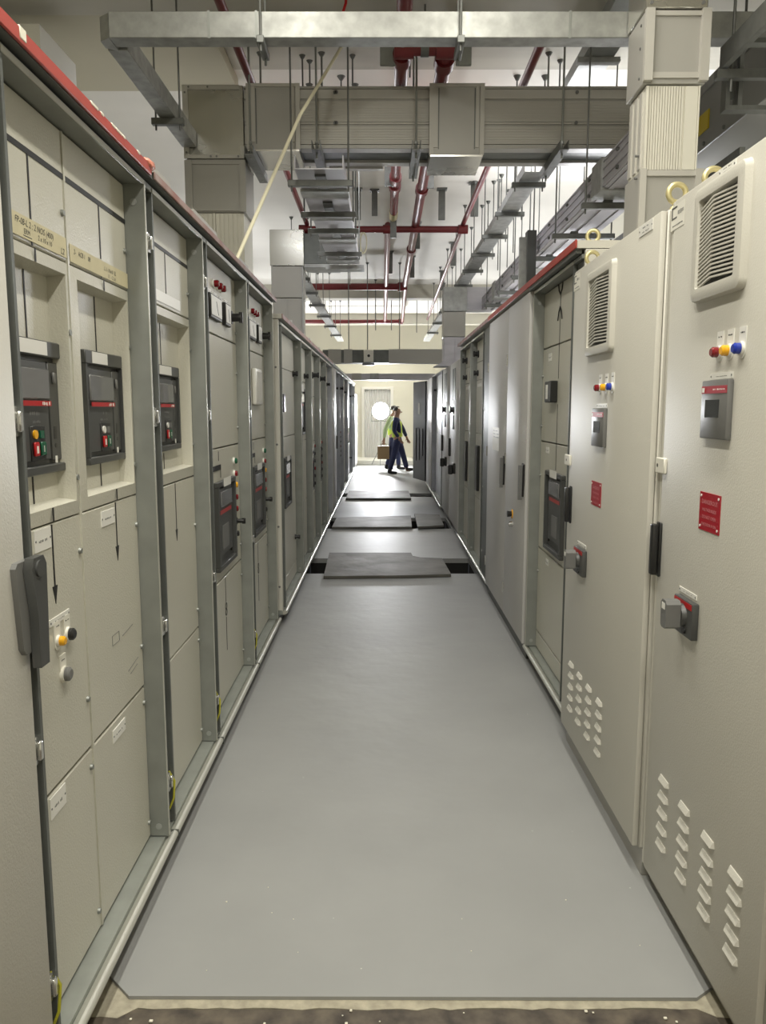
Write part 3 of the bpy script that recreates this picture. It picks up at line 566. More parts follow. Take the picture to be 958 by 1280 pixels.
# ================================================================== RIGHT ROW
G_R = 'cabinets in the right row'; RX = 0.86
TR1 = side(1, RX)
DXR = (0, -1, 0)
def enclosure(y0, y1, label, vent, dz, hz, yc, T=None):
    """beige free-standing enclosure with fan grille, lamps, controller, sign, switch, louvres"""
    r = thing('control_enclosure', label, 'cabinet', (1.3, (y0 + y1) / 2, 0), 'beige enclosures with fan grilles on the right')
    T = T or TR1
    MB(T).box(y0, y1, -0.9, -0.022, 0.10, 2.213, 0.004).build('carcass', 'beige_door', r)
    door = MB(T).box(y0 + 0.004, y1 - 0.028, -0.021, 0, 0.105, 2.21, 0.006, 2).build('door', 'beige_door', r)
    MB(T).box(y1 - 0.024, y1 - 0.004, -0.021, -0.004, 0.105, 2.21, 0.003).build('edge_strip', 'beige_door', r)
    MB(T).box(y0, y1, -0.88, -0.035, 0.0, 0.098, 0.002).build('plinth', 'duct', r)
    for y in (y0 + 0.12, y1 - 0.1): MB(T).cyl((y, -0.035, 0.06), (y, -0.033, 0.06), 0.009, n=10).build('plinth_screw', 'black', r)
    va, vb, vc, vd = vent
    fr = MB(T); rr_ = 0.022; N_ = 6
    def ring(i, rad):
        out = []
        for (cy_, cz_, q) in ((vb - i - rad, vd - i - rad, 0), (va + i + rad, vd - i - rad, 1), (va + i + rad, vc + i + rad, 2), (vb - i - rad, vc + i + rad, 3)):
            for k in range(N_ + 1):
                t = PI / 2 * (q + k / N_); out.append((cy_ + rad * math.cos(t), cz_ + rad * math.sin(t)))
        return out
    loops = [(ring(0, rr_), 0.0), (ring(0.004, rr_), 0.018), (ring(0.014, 0.018), 0.022), (ring(0.036, 0.006), 0.020), (ring(0.038, 0.006), 0.002)]
    L_ = len(loops[0][0])
    fr.raw([(p[0], o_, p[1]) for lp, o_ in loops for p in lp], [(j * L_ + k, j * L_ + (k + 1) % L_, (j + 1) * L_ + (k + 1) % L_, (j + 1) * L_ + k) for j in range(len(loops) - 1) for k in range(L_)])
    g = fr.build('fan_grille', 'beige_door', door)
    MB(T).box(va + 0.037, vb - 0.037, 0.0005, 0.002, vc + 0.037, vd - 0.037).build('grille_backing', 'black', g)
    ia, ib = va + 0.037, vb - 0.037; fold = ia + (ib - ia) * 0.56; nz = 20
    for k in range(nz):
        z = vc + 0.052 + (vd - vc - 0.100) * k / (nz - 1); h = (vd - vc) / nz * 0.145; t = 0.006
        p = [(ia, 0.010, -0.004), (fold, 0.023, 0.0), (ib, 0.013, -0.012)]
        vs = []
        for (y, o, dzz) in p: vs += [(y, o, z + dzz - h), (y, o, z + dzz + h), (y, o - t, z + dzz - h), (y, o - t, z + dzz + h)]
        fs = []
        for i in (0, 1):
            q = i * 4; fs += [(q, q + 4, q + 5, q + 1), (q + 2, q + 3, q + 7, q + 6), (q + 1, q + 5, q + 7, q + 3), (q, q + 2, q + 6, q + 4)]
        fs += [(0, 1, 3, 2), (8, 10, 11, 9)]
        MB(T).raw(vs, fs).build('grille_slat', 'beige_door', g)
    for y, l in zip(yc['lamps'], ('redlens', 'yellens', 'blulens')): tight(T, y, yc['lz'], l, door, 'indicator_lamp', r=0.0135, proud=0.026)
    ma, mb_, mz0, mz1 = yc['mod']
    md = MB(T).box(ma, mb_, 0, 0.016, mz0, mz1, 0.004, 2).build('controller', 'midgrey', door)
    MB(T).box(ma + 0.004, mb_ - 0.004, 0.016, 0.017, mz1 - 0.034, mz1 - 0.015).build('red_band', 'redsign', md)
    scribble(T, ma + 0.015, ma + 0.085, mz1 - 0.026, 0.004, 9, 0.017).build('band_lettering', 'white', md)
    MB(T).box(mb_ - 0.022, mb_ - 0.007, 0.017, 0.0175, mz1 - 0.031, mz1 - 0.019).build('band_mark', 'white', md)
    MB(T).box(ma + 0.045, mb_ - 0.03, 0.0162, 0.0172, mz0 + 0.055, mz1 - 0.05).build('display_window', 'screen', md)
    nameplate(T, door, ma + 0.008, mb_ - 0.018, mz1 + 0.002, mz1 + 0.018, name='controller_label')
    ra, rb, rz0, rz1 = yc['sign']
    sg = MB(T).box(ra, rb, 0, 0.002, rz0, rz1).build('warning_sign', 'redsign', door)
    for j, (body, s) in enumerate(yc['text']):
        t_ = text('sign_lettering', body, s, tuple(T((ra + rb) / 2, 0.0022, rz1 - 0.030 - 0.0195 * j)), DXR, (0, 0, 1), 'signtext', sg, align='CENTER')
    cc = MB(T)
    for y in (ra + 0.010, rb - 0.010):
        for z in (rz0 + 0.010, rz1 - 0.010): cc.cyl((y, 0.002, z), (y, 0.0035, z), 0.0035, n=10)
    cc.build('sign_screw', 'white', sg)
    sa, sb, sz0, sz1 = yc['sw']
    sw = MB(T).box(sa, sb, 0, 0.02, sz0, sz1, 0.004, 2).build('isolator_switch', 'dkgrey', door)
    MB(T).box(sa + 0.005, sb - 0.005, 0.02, 0.021, sz1 - 0.020, sz1 - 0.004).build('red_band', 'redplastic', sw)
    cy, cz = (sa + sb) / 2, sz0 + (sz1 - sz0) * 0.55
    MB(T).cyl((cy, 0.02, cz), (cy, 0.032, cz), 0.034, 0.030, n=20).build('switch_dial', 'dkgrey', sw)
    hh = MB(T)
    hh.prism([(cy - 0.020, cz - 0.030), (cy - 0.012, cz - 0.036), (cy + 0.012, cz - 0.036), (cy + 0.020, cz - 0.030), (cy + 0.022, cz + 0.034), (cy + 0.012, cz + 0.044), (cy - 0.012, cz + 0.044), (cy - 0.022, cz + 0.034)], 0.033, 0.075, 'ac')
    hn = hh.build('switch_handle', 'midgrey', sw)
    MB(T).box(cy - 0.012, cy + 0.012, 0.0755, 0.0762, cz + 0.018, cz + 0.036).build('handle_mark', 'white', hn)
    MB(T).cyl((cy - 0.02, 0.02, sz0 + 0.017), (cy - 0.02, 0.026, sz0 + 0.017), 0.009, n=12).build('padlock_slot', 'black', sw)
    nameplate(T, door, sa + 0.02, sb + 0.01, sz1 + 0.006, sz1 + 0.02, name='switch_label')
    for y in yc['lv']:
        for k in range(5):
            z = hz - 0.052 * k
            vs = [(y - 0.034, 0, z - 0.009), (y + 0.030, 0, z - 0.009), (y + 0.034, 0, z + 0.007), (y - 0.030, 0, z + 0.007), (y - 0.031, 0.012, z - 0.008), (y + 0.027, 0.012, z - 0.008), (y + 0.032, 0.003, z + 0.0065), (y - 0.029, 0.003, z + 0.0065)]
            MB(T).raw(vs, [(0, 1, 5, 4), (1, 2, 6, 5), (2, 3, 7, 6), (3, 0, 4, 7), (4, 5, 6, 7), (3, 2, 1, 0)]).build('louvre', 'beige_door', door)
    h0 = yc['handle']
    hd = MB(T).box(h0, h0 + 0.035, 0, 0.008, 1.085, 1.255, 0.003).build('handle_base', 'black', door)
    MB(T).box(h0 + 0.004, h0 + 0.031, 0.010, 0.03, 1.09, 1.25, 0.006, 2).build('handle_grip', 'black', hd)
    cl = MB(T).box(y1 - 0.075, y1 + yc.get('cx', 0.02), 0.0005, 0.012, yc['clip'] - 0.024, yc['clip'] + 0.024, 0.003).build('white_clip', 'white_clip', r)
    MB(T).cyl((y1 - 0.02, 0.012, yc['clip']), (y1 - 0.02, 0.0125, yc['clip']), 0.006, n=10).build('clip_hole', 'black', cl)
    nameplate(T, door, *yc['tag'], lines=2, name='name_tag')
    s0 = yc['stick']
    sk_ = MB(T).box(s0 - 0.1, s0, 0.0003, 0.001, 2.125, 2.195).build('maker_sticker', 'white_clip', door)
    MB(T).box(s0 - 0.012, s0 - 0.004, 0.001, 0.0014, 2.155, 2.19).box(s0 - 0.045, s0 - 0.012, 0.001, 0.0014, 2.185, 2.19).box(s0 - 0.045, s0 - 0.012, 0.001, 0.0014, 2.155, 2.16).build('maker_mark', 'dkgrey', sk_)
    scribble(T, s0 - 0.092, s0 - 0.05, 2.162, 0.016, 6, 0.001).build('sticker_text', 'midgrey', sk_); scribble(T, s0 - 0.09, s0 - 0.01, 2.134, 0.005, 14, 0.001).build('sticker_text', 'midgrey', sk_)
    return r
SIGN = [('DANGEROUS', 0.0165), ('VOLTAGE INSIDE', 0.0115), ('DO NOT OPEN', 0.0125), ('THE DOOR IF ON', 0.0115)]
K1 = 0.885 / 0.86
def T1(a, o, z): return Vector((0.885 - o, a * K1, max(0.0, 1.6 + (z - 1.6) * K1)))
e1 = enclosure(1.60, 2.394, 'nearest beige enclosure on the right with large louvred grille, red sign at picture edge', (1.872, 2.172, 1.885, 2.185), 0, 0.478,
          dict(lamps=(1.995, 1.937, 1.872), lz=1.745, mod=(1.905, 2.062, 1.525, 1.675), sign=(1.94, 2.067, 1.280, 1.382), sw=(2.035, 2.168, 0.972, 1.075), lv=(2.215, 2.055, 1.895, 1.735), handle=2.335, clip=1.43, tag=(1.965, 2.06, 2.186, 2.206), stick=2.385, text=SIGN, cx=-0.001), T1)
e2 = enclosure(2.475, 3.575, 'second beige enclosure on the right, between the nearest one and the open galvanised cabinet', (2.915, 3.275, 1.815, 2.155), 0, 0.452,
          dict(lamps=(3.075, 2.99, 2.91), lz=1.685, mod=(2.965, 3.13, 1.455, 1.605), sign=(3.01, 3.15, 1.215, 1.312), sw=(3.185, 3.335, 0.895, 1.008), lv=(3.375, 3.225, 3.075, 2.92), handle=3.47, clip=1.37, tag=(2.545, 2.675, 2.17, 2.204), stick=3.56, text=SIGN))
def lifting_eye(x, y, z, label, yaw=0):
    t = thing('lifting_eye', label, 'lifting eye', (x, y, z), 'lifting eyes')
    d = (math.sin(yaw), math.cos(yaw), 0)
    MB().torus((x, y, z + 0.052), d, 0.027, 0.009, 28, 10).build('ring', 'brass', t)
    MB().cyl((x, y, z), (x, y, z + 0.012), 0.024, 0.018, n=18).cyl((x, y, z + 0.012), (x, y, z + 0.028), 0.012, n=12).build('base_collar', 'brass', t)
lifting_eye(0.915, 2.50, 2.214, 'yellowish lifting eye on the nearer corner of the second beige enclosure')
lifting_eye(0.985, 2.40, 2.231, 'yellowish lifting eye half hidden behind the top edge of the nearest beige enclosure')
lifting_eye(0.93, 3.53, 2.214, 'yellowish lifting eye peeking over the far corner of the second beige enclosure')
lifting_eye(1.0, 3.80, 2.366, 'pale lifting eye standing on the end of the red-edged right cover strip', 0.3)

# R3 open galvanised cabinet
R3, T = open_cabinet('switchgear_cabinet', 'open galvanised cabinet beside the second beige enclosure, with a tall breaker inside', 1, 0.915, 3.66, 4.80, zt=2.29, zb=0.105, group=G_R, band=0.16)
a, b = 3.83, 4.753
for za, zb_, lk in ((1.965, 2.286, None), (1.412, 1.958, (1.8, 1.5)), (0.752, 1.405, (1.2,)), (0.218, 0.745, (0.6,)), (0.107, 0.210, None)): panel(T, R3, a, b, za, zb_, lock=lk)
tall_breaker(T, R3, 4.08, 4.505, 0.79, 1.25)
mt = MB(T).box(4.34, 4.50, 0, 0.04, 1.64, 1.76, 0.004).build('panel_meter', 'black', R3); MB(T).box(4.415, 4.47, 0.04, 0.041, 1.66, 1.74).build('meter_display', 'white', mt)
ml = MB(T)
ml.box(4.327, 4.334, 0, 0.0015, 1.26, 1.63).build('mimic_line', 'black_tape', R3)
ml = MB(T).box(4.327, 4.334, 0, 0.0015, 1.77, 2.15)
for s_ in (-1, 1):
    ml.tube([(4.33 + 0.05 * s_, 0.001, 2.283), (4.33 + 0.035 * s_, 0.001, 2.25), (4.33, 0.001, 2.225)], 0.005, 5); ml.tube([(4.33, 0.001, 2.16), (4.33 + 0.03 * s_, 0.001, 2.135), (4.33 + 0.05 * s_, 0.001, 2.09)], 0.005, 5)
ml.box(4.325, 4.335, 0, 0.0015, 2.15, 2.225); ml.build('mimic_line', 'black_tape', R3)
nameplate(T, R3, 4.52, 4.60, 1.88, 1.925); nameplate(T, R3, 4.52, 4.60, 1.345, 1.38); nameplate(T, R3, 4.45, 4.52, 0.685, 0.72)
sp = MB().box(0.925, 1.75, 3.625, 3.655, 0.10, 2.325, 0.002).build('end_panel', 'beige_door'); tag(sp, 'beige end panel of the galvanised right group, rising behind the second enclosure', 'side panel')
# R4 double flush doors
T4 = side(1, 0.895)
R4 = thing('switchgear_cabinet', 'tall closed beige-grey cabinet with two flush doors and black swing handles', 'cabinet', (1.3, 5.7, 0.07), G_R)
MB(T4).box(4.805, 6.595, -0.85, -0.024, 0.08, 2.318).build('carcass', 'beige_door', R4)
for ya, yb, hy in ((4.81, 5.597, 4.80), (5.603, 6.59, 5.52)):
    d = MB(T4).box(ya, yb, -0.023, 0, 0.10, 2.312, 0.005, 2).build('door', 'pale_door', R4)
    hy = ya + 0.03 if ya < 5 else ya - 0.07 + 0.09
    hp = MB(T4).prism([(hy, 1.255), (hy + 0.05, 1.262), (hy + 0.055, 1.12), (hy + 0.045, 1.05), (hy + 0.018, 1.05), (hy, 1.15)], 0, 0.012, 'ac').build('handle_plate', 'black', d)
    MB(T4).prism([(hy + 0.008, 1.25), (hy + 0.045, 1.25), (hy + 0.046, 1.14), (hy + 0.04, 1.03), (hy + 0.02, 1.03), (hy + 0.012, 1.14)], 0.013, 0.035, 'ac').build('swing_lever', 'midgrey', hp)
    for z in (1.95, 1.25, 0.30): MB(T4).cyl((yb - 0.006, 0.004, z - 0.04), (yb - 0.006, 0.004, z + 0.04), 0.007, n=10).build('hinge', 'chrome', d)
kp = MB(T4).cyl((5.27, 0, 0.885), (5.27, 0.006, 0.885), 0.032, n=20).build('emergency_collar', 'yellens', R4); MB(T4).cyl((5.27, 0.006, 0.885), (5.27, 0.035, 0.885), 0.018, 0.022, n=18).build('stop_button', 'black', kp)
MB(T4).cyl((5.26, 0, 0.815), (5.26, 0.022, 0.815), 0.02, n=18).cyl((5.26, 0.022, 0.815), (5.26, 0.026, 0.815), 0.014, n=14).build('key_switch', 'chrome', R4)
sk = MB(T4).box(5.95, 6.30, 0.0003, 0.001, 1.28, 1.46).build('paper_notice', 'white_clip', R4)
for k in range(3): scribble(T4, 5.97, 6.28, 1.38 + 0.025 * k, 0.010, 10, 0.001).build('notice_text', 'midgrey', sk)
MB(T4).box(5.10, 5.20, 0.0003, 0.001, 1.38, 1.58).build('cable_label', 'pale_door', R4)
# R5 / R6 open sections with dark narrow breakers
MBf = thing('filler_panel', 'narrow dark galvanised filler panel right behind the tall flush doors', 'panel', (1.3, 6.87, 0.07))
T5 = side(1, 0.915)
MB(T5).box(6.605, 7.10, -0.85, -0.005, 0.105, 2.312).build('panel_sheet', 'galv_dark', MBf)
for z in (2.2, 1.6, 0.9, 0.3): MB(T5).cyl((7.04, -0.005, z), (7.04, 0, z), 0.01, n=10).build('bolt', 'galv_lite', MBf)
for y0, y1, lb in ((7.11, 8.15, 'open galvanised cabinet with a narrow black breaker, nearer of two behind the flush doors'), (8.16, 9.24, 'open galvanised cabinet with a narrow black breaker, farther of two behind the flush doors')):
    C, T = open_cabinet('switchgear_cabinet', lb, 1, 0.915, y0, y1, zt=2.29, zb=0.105, group=G_R, band=0.05, m='galv', hinges=False)
    a, b = y0 + 0.06, y1 - 0.047
    for za, zb_ in ((2.08, 2.286), (1.90, 2.075), (1.36, 1.895), (0.70, 1.355), (0.107, 0.695)): panel(T, C, a, b, za, zb_, 'beige')
    MB(T).box(b - 0.35, b - 0.20, 0, 0.03, 0.78, 1.24, 0.006).build('circuit_breaker', 'black', C)
    knob(T, C, b - 0.14, 2.16, r=0.03, proud=0.05); knob(T, C, b - 0.12, 1.97, r=0.025, proud=0.04)
    MB(T).box(b - 0.4, b - 0.1, 0, 0.004, 1.83, 1.86).build('label_strip', 'white', C)
cr = thing('cover_plate', 'cabinet-top cover strip with dark red front edge along the right row', 'cover strip', (1.3, 6.4, 2.33))
MB().box(0.888, 1.76, 3.64, 9.26, 2.332, 2.366).build('top_sheet', 'beige_door', cr)
MB().box(0.879, 0.887, 3.64, 6.6, 2.332, 2.370, 0.002).build('red_edge', 'red', cr)
MB().box(0.881, 0.887, 6.6, 9.26, 2.332, 2.366, 0.002).build('dull_edge', 'dullred', cr)
MB().box(0.888, 0.914, 3.66, 4.80, 2.312, 2.331).build('fascia', 'soffit', cr)
rail(0.905, 3.62, 4.80, 'short rounded base rail under the open galvanised cabinet on the right', 1, (), z=0.10)
rail(0.905, 6.61, 9.24, 'rounded base rail under the two open right cabinets with black breakers', 1, (8.15,), z=0.10)
bp4 = tag(MB(T4).box(4.81, 6.60, -0.8, -0.03, 0.0, 0.078).build('plinth', 'soffit'), 'dark plinth under the tall flush beige-grey doors', 'plinth')
# R7 / R8 pale doors with vent slots
T7 = side(1, 0.91)
for y0, y1, lb in ((9.27, 10.58, 'pale cabinet with twin vertical vent slots, nearer of the pale pair on the right'), (10.6, 11.9, 'pale cabinet with twin vertical vent slots, farther of the pale pair on the right')):
    C = thing('control_enclosure', lb, 'cabinet', (1.3, (y0 + y1) / 2, 0.0), G_R)
    MB(T7).box(y0, y1 - 0.02, -0.85, -0.024, 0.10, 2.205, 0.01, 2).build('carcass', 'pale_door', C); MB(T7).box(y0, y1 - 0.02, -0.8, -0.04, 0, 0.098).build('plinth', 'midgrey', C)
    d = MB(T7).box(y0 + 0.02, y1 - 0.05, -0.023, 0, 0.11, 2.20, 0.02, 3).build('door', 'pale_door', C)
    for q in (0.42, 0.62):
        yy = y0 + q * (y1 - y0); MB(T7).box(yy - 0.07, yy + 0.07, 0.0, 0.006, 1.72, 2.12, 0.003).build('vent_slot', 'dkgrey', d)
    knob(T7, d, y0 + 0.5 * (y1 - y0), 1.60, 'selector_switch', r=0.045, proud=0.05)
    MB(T7).box(y0 + 0.45 * (y1 - y0), y0 + 0.55 * (y1 - y0), 0, 0.02, 1.35, 1.53, 0.004).build('controller', 'dkgrey', d)
    MB(T7).box(y1 - 0.24, y1 - 0.14, 0, 0.03, 0.98, 1.22, 0.006).build('door_handle', 'black', d)
    hk = MB(T7).box(y0 + 0.36, y0 + 0.50, 0, 0.03, 0.80, 0.93, 0.005).build('isolator_switch', 'black', d); MB(T7).box(y0 + 0.40, y0 + 0.46, 0.03, 0.09, 0.79, 0.91, 0.01).build('switch_handle', 'black', hk)
far_cabinet(11.95, 14.3, 'wide slate grey open cabinet just behind the two pale right doors', 'plain', fm='slate', m='slate', sgn=1, XF=0.91, zt=2.19, zb=0.105, group=G_R)
W = thing('switchgear_cabinet', 'narrow pale-edged grey cabinet before the black open door on the right', 'cabinet', (1.3, 15.2, 0.05), G_R)
MB(T7).box(14.33, 16.1, -0.8, -0.02, 0.101, 2.2).build('carcass', 'pale_door', W); MB(T7).box(14.35, 15.2, -0.019, 0.01, 0.1, 2.19, 0.004).build('door', 'pale_door', W); MB(T7).box(15.22, 16.08, -0.019, 0.005, 0.1, 2.19, 0.004).build('door', 'slate', W)
rail(0.895, 11.95, 16.1, 'thin base rail under the slate cabinet far down the right row', 1, (14.3,), z=0.10)
BK = thing('black_cabinet', 'black cabinet with its door swung ajar, white label and dark handles, far right', 'cabinet', (1.3, 16.9, 0.05), G_R)
MB(T7).box(16.15, 17.6, -0.8, -0.03, 0.0, 2.2).build('carcass', 'blackdoor', BK)
ang = R(15.5); hy, hx = 16.2, 0.90
def TD(a, o, z): return Vector((hx - a * math.sin(ang) - o * math.cos(ang), hy + a * math.cos(ang) - o * math.sin(ang), z))
bd = MB(TD).box(0, 0.82, -0.02, 0.02, 0.1, 2.19, 0.004).build('door', 'blackdoor', BK)
MB(TD).box(0.36, 0.46, 0.02, 0.025, 1.50, 1.74).build('door_label', 'white', bd)
for k, (z0_, z1_) in enumerate(((0.62, 1.2), (0.52, 1.2), (0.5, 1.2))): MB(TD).box(0.14 + 0.22 * k, 0.22 + 0.22 * k, 0.02, 0.035, z0_, z1_, 0.004).build('louvre_slot', 'black', bd)
for y0, y1, lb in ((17.7, 19.6, 'pale cabinet mostly hidden behind the black open door on the right'), (19.65, 22.3, 'last pale cabinet at the far end of the right row')):
    C = thing('switchgear_cabinet', lb, 'cabinet', (1.2, (y0 + y1) / 2, 0.05), G_R)
    MB(T7).box(y0, y1, -0.8, -0.02, 0.0, 2.15, 0.01).build('carcass', 'pale_door', C)
    for k in range(2):
        ya = y0 + 0.01 + k * (y1 - y0) / 2; d = MB(T7).box(ya, ya + (y1 - y0) / 2 - 0.02, -0.019, 0.03, 0.1, 2.12, 0.01).build('door', 'pale_door', C)
        MB(T7).box(ya + 0.1, ya + 0.2, 0.03, 0.06, 0.9, 1.2, 0.01).build('door_handle', 'black', d)

# ================================================================== trench covers
def plate(poly, label, z=0.004, t=0.028, grp='loose steel plates over the floor trenches'):
    o = MB().prism(poly, z, z + t, 'ab').build('trench_cover', 'plate'); return tag(o, label, 'floor plate', grp)
plate([(-0.565, 7.16), (0.25, 7.2), (0.655, 7.25), (0.63, 8.05), (0.40, 8.10), (0.32, 8.19), (0.31, 8.37), (-0.594, 8.37)], 'large worn steel plate over the nearest floor trench, notched at its far right')
plate([(-0.69, 10.25), (0.39, 10.26), (0.418, 11.38), (-0.68, 11.17)], 'wide worn steel plate over the middle floor trench, left of the gap')
plate([(0.465, 10.22), (0.83, 10.36), (0.845, 11.43), (0.475, 11.54)], 'smaller steel plate over the middle floor trench, against the right cabinets', z=0.012)
plate([(-0.66, 13.6), (0.50, 13.6), (0.495, 14.85), (-0.66, 14.85)], 'farthest steel floor plate, in the lamp glare left of the open pit', t=0.035)
cr_ = MB()
for k in range(34):
    x = random.uniform(-0.7, 0.85); y = random.uniform(1.80, 1.885) if k < 24 else random.uniform(1.93, 2.6); r = random.uniform(0.0015, 0.004) if k < 24 else random.uniform(0.001, 0.0025)
    zz = -0.0105 if y < 1.9 else 0.0
    cr_.box(x - r, x + r * random.uniform(0.7, 1.6), y - r, y + r, zz, zz + r * 1.2, r * 0.3)
cr_o = cr_.build('plaster_crumbs', 'crumb'); cr_o['kind'] = 'stuff'; tag(cr_o, 'scattered plaster crumbs along the front edge of the grey floor', 'debris')

# ================================================================== bus ducts
G_B = 'grey busbar ducts'
def fins(mb, x0, x1, y, z0, z1, n, d=0.006):
    w = (x1 - x0) / n
    for k in range(n): mb.box(x0 + k * w, x0 + k * w + w * 0.72, y - d, y + 0.001, z0, z1)
# left riser + elbow
LR = thing('busbar_riser', 'grey busbar riser with shiny square elbow box standing on the left cabinets', 'busbar duct', (-1.17, 5.75, 2.37), G_B)
x0, x1, yf, yb = -1.375, -0.965, 5.60, 5.97
MB().box(x0 + 0.012, x1 - 0.012, yf + 0.02, yb, 2.37, 2.965).build('riser_body', 'fin_white', LR)
m = MB(); fins(m, x0 + 0.03, -1.19, yf + 0.02, 2.37, 2.96, 5, 0.008); fins(m, -1.17, x1 - 0.02, yf + 0.02, 2.37, 2.96, 6, 0.008); m.box(-1.187, -1.173, yf - 0.004, yf + 0.02, 2.37, 2.96); m.build('housing_fins', 'fin_white', LR)
jb = MB().box(x0 + 0.01, x1 + 0.005, yf + 0.005, yb, 2.968, 3.318).box(x0, x0 + 0.05, yf - 0.012, yf + 0.005, 2.968, 3.31).box(x1 - 0.03, x1 + 0.012, yf - 0.012, yf + 0.005, 2.968, 3.31).box(x0 + 0.05, x1 - 0.03, yf - 0.006, yf + 0.005, 2.975, 2.995).box(x0 + 0.05, x1 - 0.03, yf - 0.006, yf + 0.005, 3.285, 3.30).build('joint_box', 'duct', LR)
el = MB().box(x0, x1 + 0.005, yf, yb + 0.03, 3.322, 3.80, 0.004).build('elbow_box', 'elbow', LR)
MB().box(x0, x0 + 0.035, yf - 0.012, yf, 3.322, 3.80).box(x0 + 0.035, x1 - 0.02, yf - 0.012, yf, 3.322, 3.345).box(x0 + 0.035, x1 - 0.02, yf - 0.012, yf, 3.77, 3.80).box(x1 - 0.02, x1 + 0.005, yf - 0.012, yf, 3.322, 3.40).build('elbow_flange', 'duct_fin', el)
sc = MB()
for x, z in ((x0 + 0.018, 3.36), (x0 + 0.018, 3.55), (x0 + 0.018, 3.75), (-1.2, 3.785), (-1.33, 3.785), (-1.19, 3.334), (-1.15, 3.334), (-1.0, 3.334)): sc.cyl((x, yf - 0.012, z), (x, yf - 0.015, z), 0.007, n=8)
sc.build('flange_screws', 'midgrey', el)
# horizontal duct
HD = thing('busbar_duct', 'long ribbed grey busbar duct spanning the aisle overhead', 'busbar duct', (0.4, 5.78, 3.36), G_B)
MB().box(-0.955, 1.90, 5.615, 5.96, 3.42, 3.77).build('duct_body', 'duct', HD)
rb = MB()
for z0_, z1_ in ((3.715, 3.775), (3.565, 3.70), (3.55, 3.562), (3.42, 3.535)): rb.box(-0.955, 1.90, 5.606, 5.616, z0_, z1_)
for k in range(8): rb.box(-0.955, 1.9, 5.603, 5.607, 3.575 + 0.016 * k, 3.583 + 0.016 * k)
for k in range(6): rb.box(-0.955, 1.9, 5.603, 5.607, 3.432 + 0.017 * k, 3.440 + 0.017 * k)
rb.build('face_ribs', 'duct_fin', HD)
fl_ = MB().box(-0.955, 1.9, 5.59, 5.68, 3.385, 3.412, 0.003).box(-0.955, 1.9, 5.90, 5.985, 3.385, 3.412, 0.003).box(-0.955, 1.9, 5.59, 5.64, 3.776, 3.79)
fl_.build('edge_flanges', 'duct', HD)
MB().box(-0.955, 1.9, 5.68, 5.90, 3.405, 3.419).build('underside', 'galv_dark', HD)
bs = MB()
for x in (-0.33, -0.32, 1.33): 
    for z in (3.755, 3.557, 3.405): bs.cyl((x, 5.60, z), (x, 5.594, z), 0.012, n=8)
bs.build('duct_bolts', 'midgrey', HD)
for xa, xb, zlo in ((-0.925, -0.575, 3.37), (0.325, 0.685, 3.335)):
    jb = MB().box(xa, xb, 5.57, 5.99, zlo, 3.797, 0.004).build('joint_box', 'duct', HD)
    MB().box(xa - 0.008, xa + 0.022, 5.555, 5.57, zlo, 3.797).box(xb - 0.022, xb + 0.008, 5.555, 5.57, zlo, 3.797).box(xa + 0.022, xa + 0.05, 5.562, 5.57, zlo + 0.05, 3.79).box(xb - 0.05, xb - 0.028, 5.562, 5.57, zlo + 0.05, 3.79).box(xa + 0.02, xb - 0.02, 5.558, 5.57, 3.777, 3.797).build('joint_flange', 'duct_fin', jb)
    MB().box(xa + 0.053, xa + 0.060, 5.568, 5.5699, zlo + 0.04, 3.77).box(xb - 0.060, xb - 0.053, 5.568, 5.5699, zlo + 0.04, 3.77).build('panel_groove', 'galv_dark', jb)
    MB().box(xa, xb, 5.556, 5.99, zlo - 0.012, zlo - 0.001).build('bottom_cover', 'elbow', jb)
MB().box(-0.40, 0.0, 5.991, 6.045, 3.37, 3.47, 0.004).build('rear_cover_box', 'duct', HD)
# right riser
RR = thing('busbar_riser', 'tall pale busbar riser with fine vertical ribs behind the beige enclosures on the right', 'busbar duct', (1.33, 3.9, 2.37), G_B)
x0, x1, yf, yb = 1.19, 1.455, 3.75, 3.985
MB().box(x0 + 0.008, x1 + 0.02, yf, yb, 2.37, 2.70, 0.003).build('base_box', 'duct', RR)
MB().box(x0 + 0.0, x0 + 0.03, yf - 0.02, yf, 2.37, 2.705).box(x1 - 0.005, x1 + 0.03, yf - 0.02, yf, 2.37, 2.705).box(x0 + 0.03, x1 - 0.005, yf - 0.012, yf, 2.675, 2.70).build('base_flange', 'duct_fin', RR)
MB().box(x0 + 0.02, x1, yf + 0.01, yb - 0.01, 2.705, 3.075).build('riser_body', 'fin_white', RR)
m = MB(); fins(m, x0 + 0.035, x1 - 0.07, yf + 0.01, 2.706, 3.07, 13, 0.007); m.box(x1 - 0.065, x1 - 0.008, yf + 0.002, yf + 0.01, 2.706, 3.07).box(x0 + 0.018, x0 + 0.03, yf - 0.004, yf + 0.01, 2.706, 3.07).box(x1 - 0.006, x1, yf - 0.004, yf + 0.01, 2.706, 3.07)
m.build('housing_fins', 'fin_white', RR)
m = MB()
for k in range(3): m.box(x0 + 0.013, x0 + 0.02, yf + 0.04 + 0.07 * k, yf + 0.08 + 0.07 * k, 2.72, 3.06)
m.build('side_ribs', 'duct_fin', RR)
MB().box(x0, x1 + 0.02, yf - 0.005, yb + 0.01, 3.078, 3.39, 0.003).build('joint_box', 'duct', RR)
MB().box(x0 - 0.004, x0 + 0.035, yf - 0.03, yf - 0.005, 3.085, 3.39).box(x1 - 0.015, x1 + 0.025, yf - 0.03, yf - 0.005, 3.085, 3.39).box(x0 + 0.035, x1 - 0.015, yf - 0.015, yf - 0.005, 3.10, 3.125).box(x0 + 0.035, x1 - 0.015, yf - 0.015, yf - 0.005, 3.365, 3.385).build('joint_flange', 'duct_fin', RR)
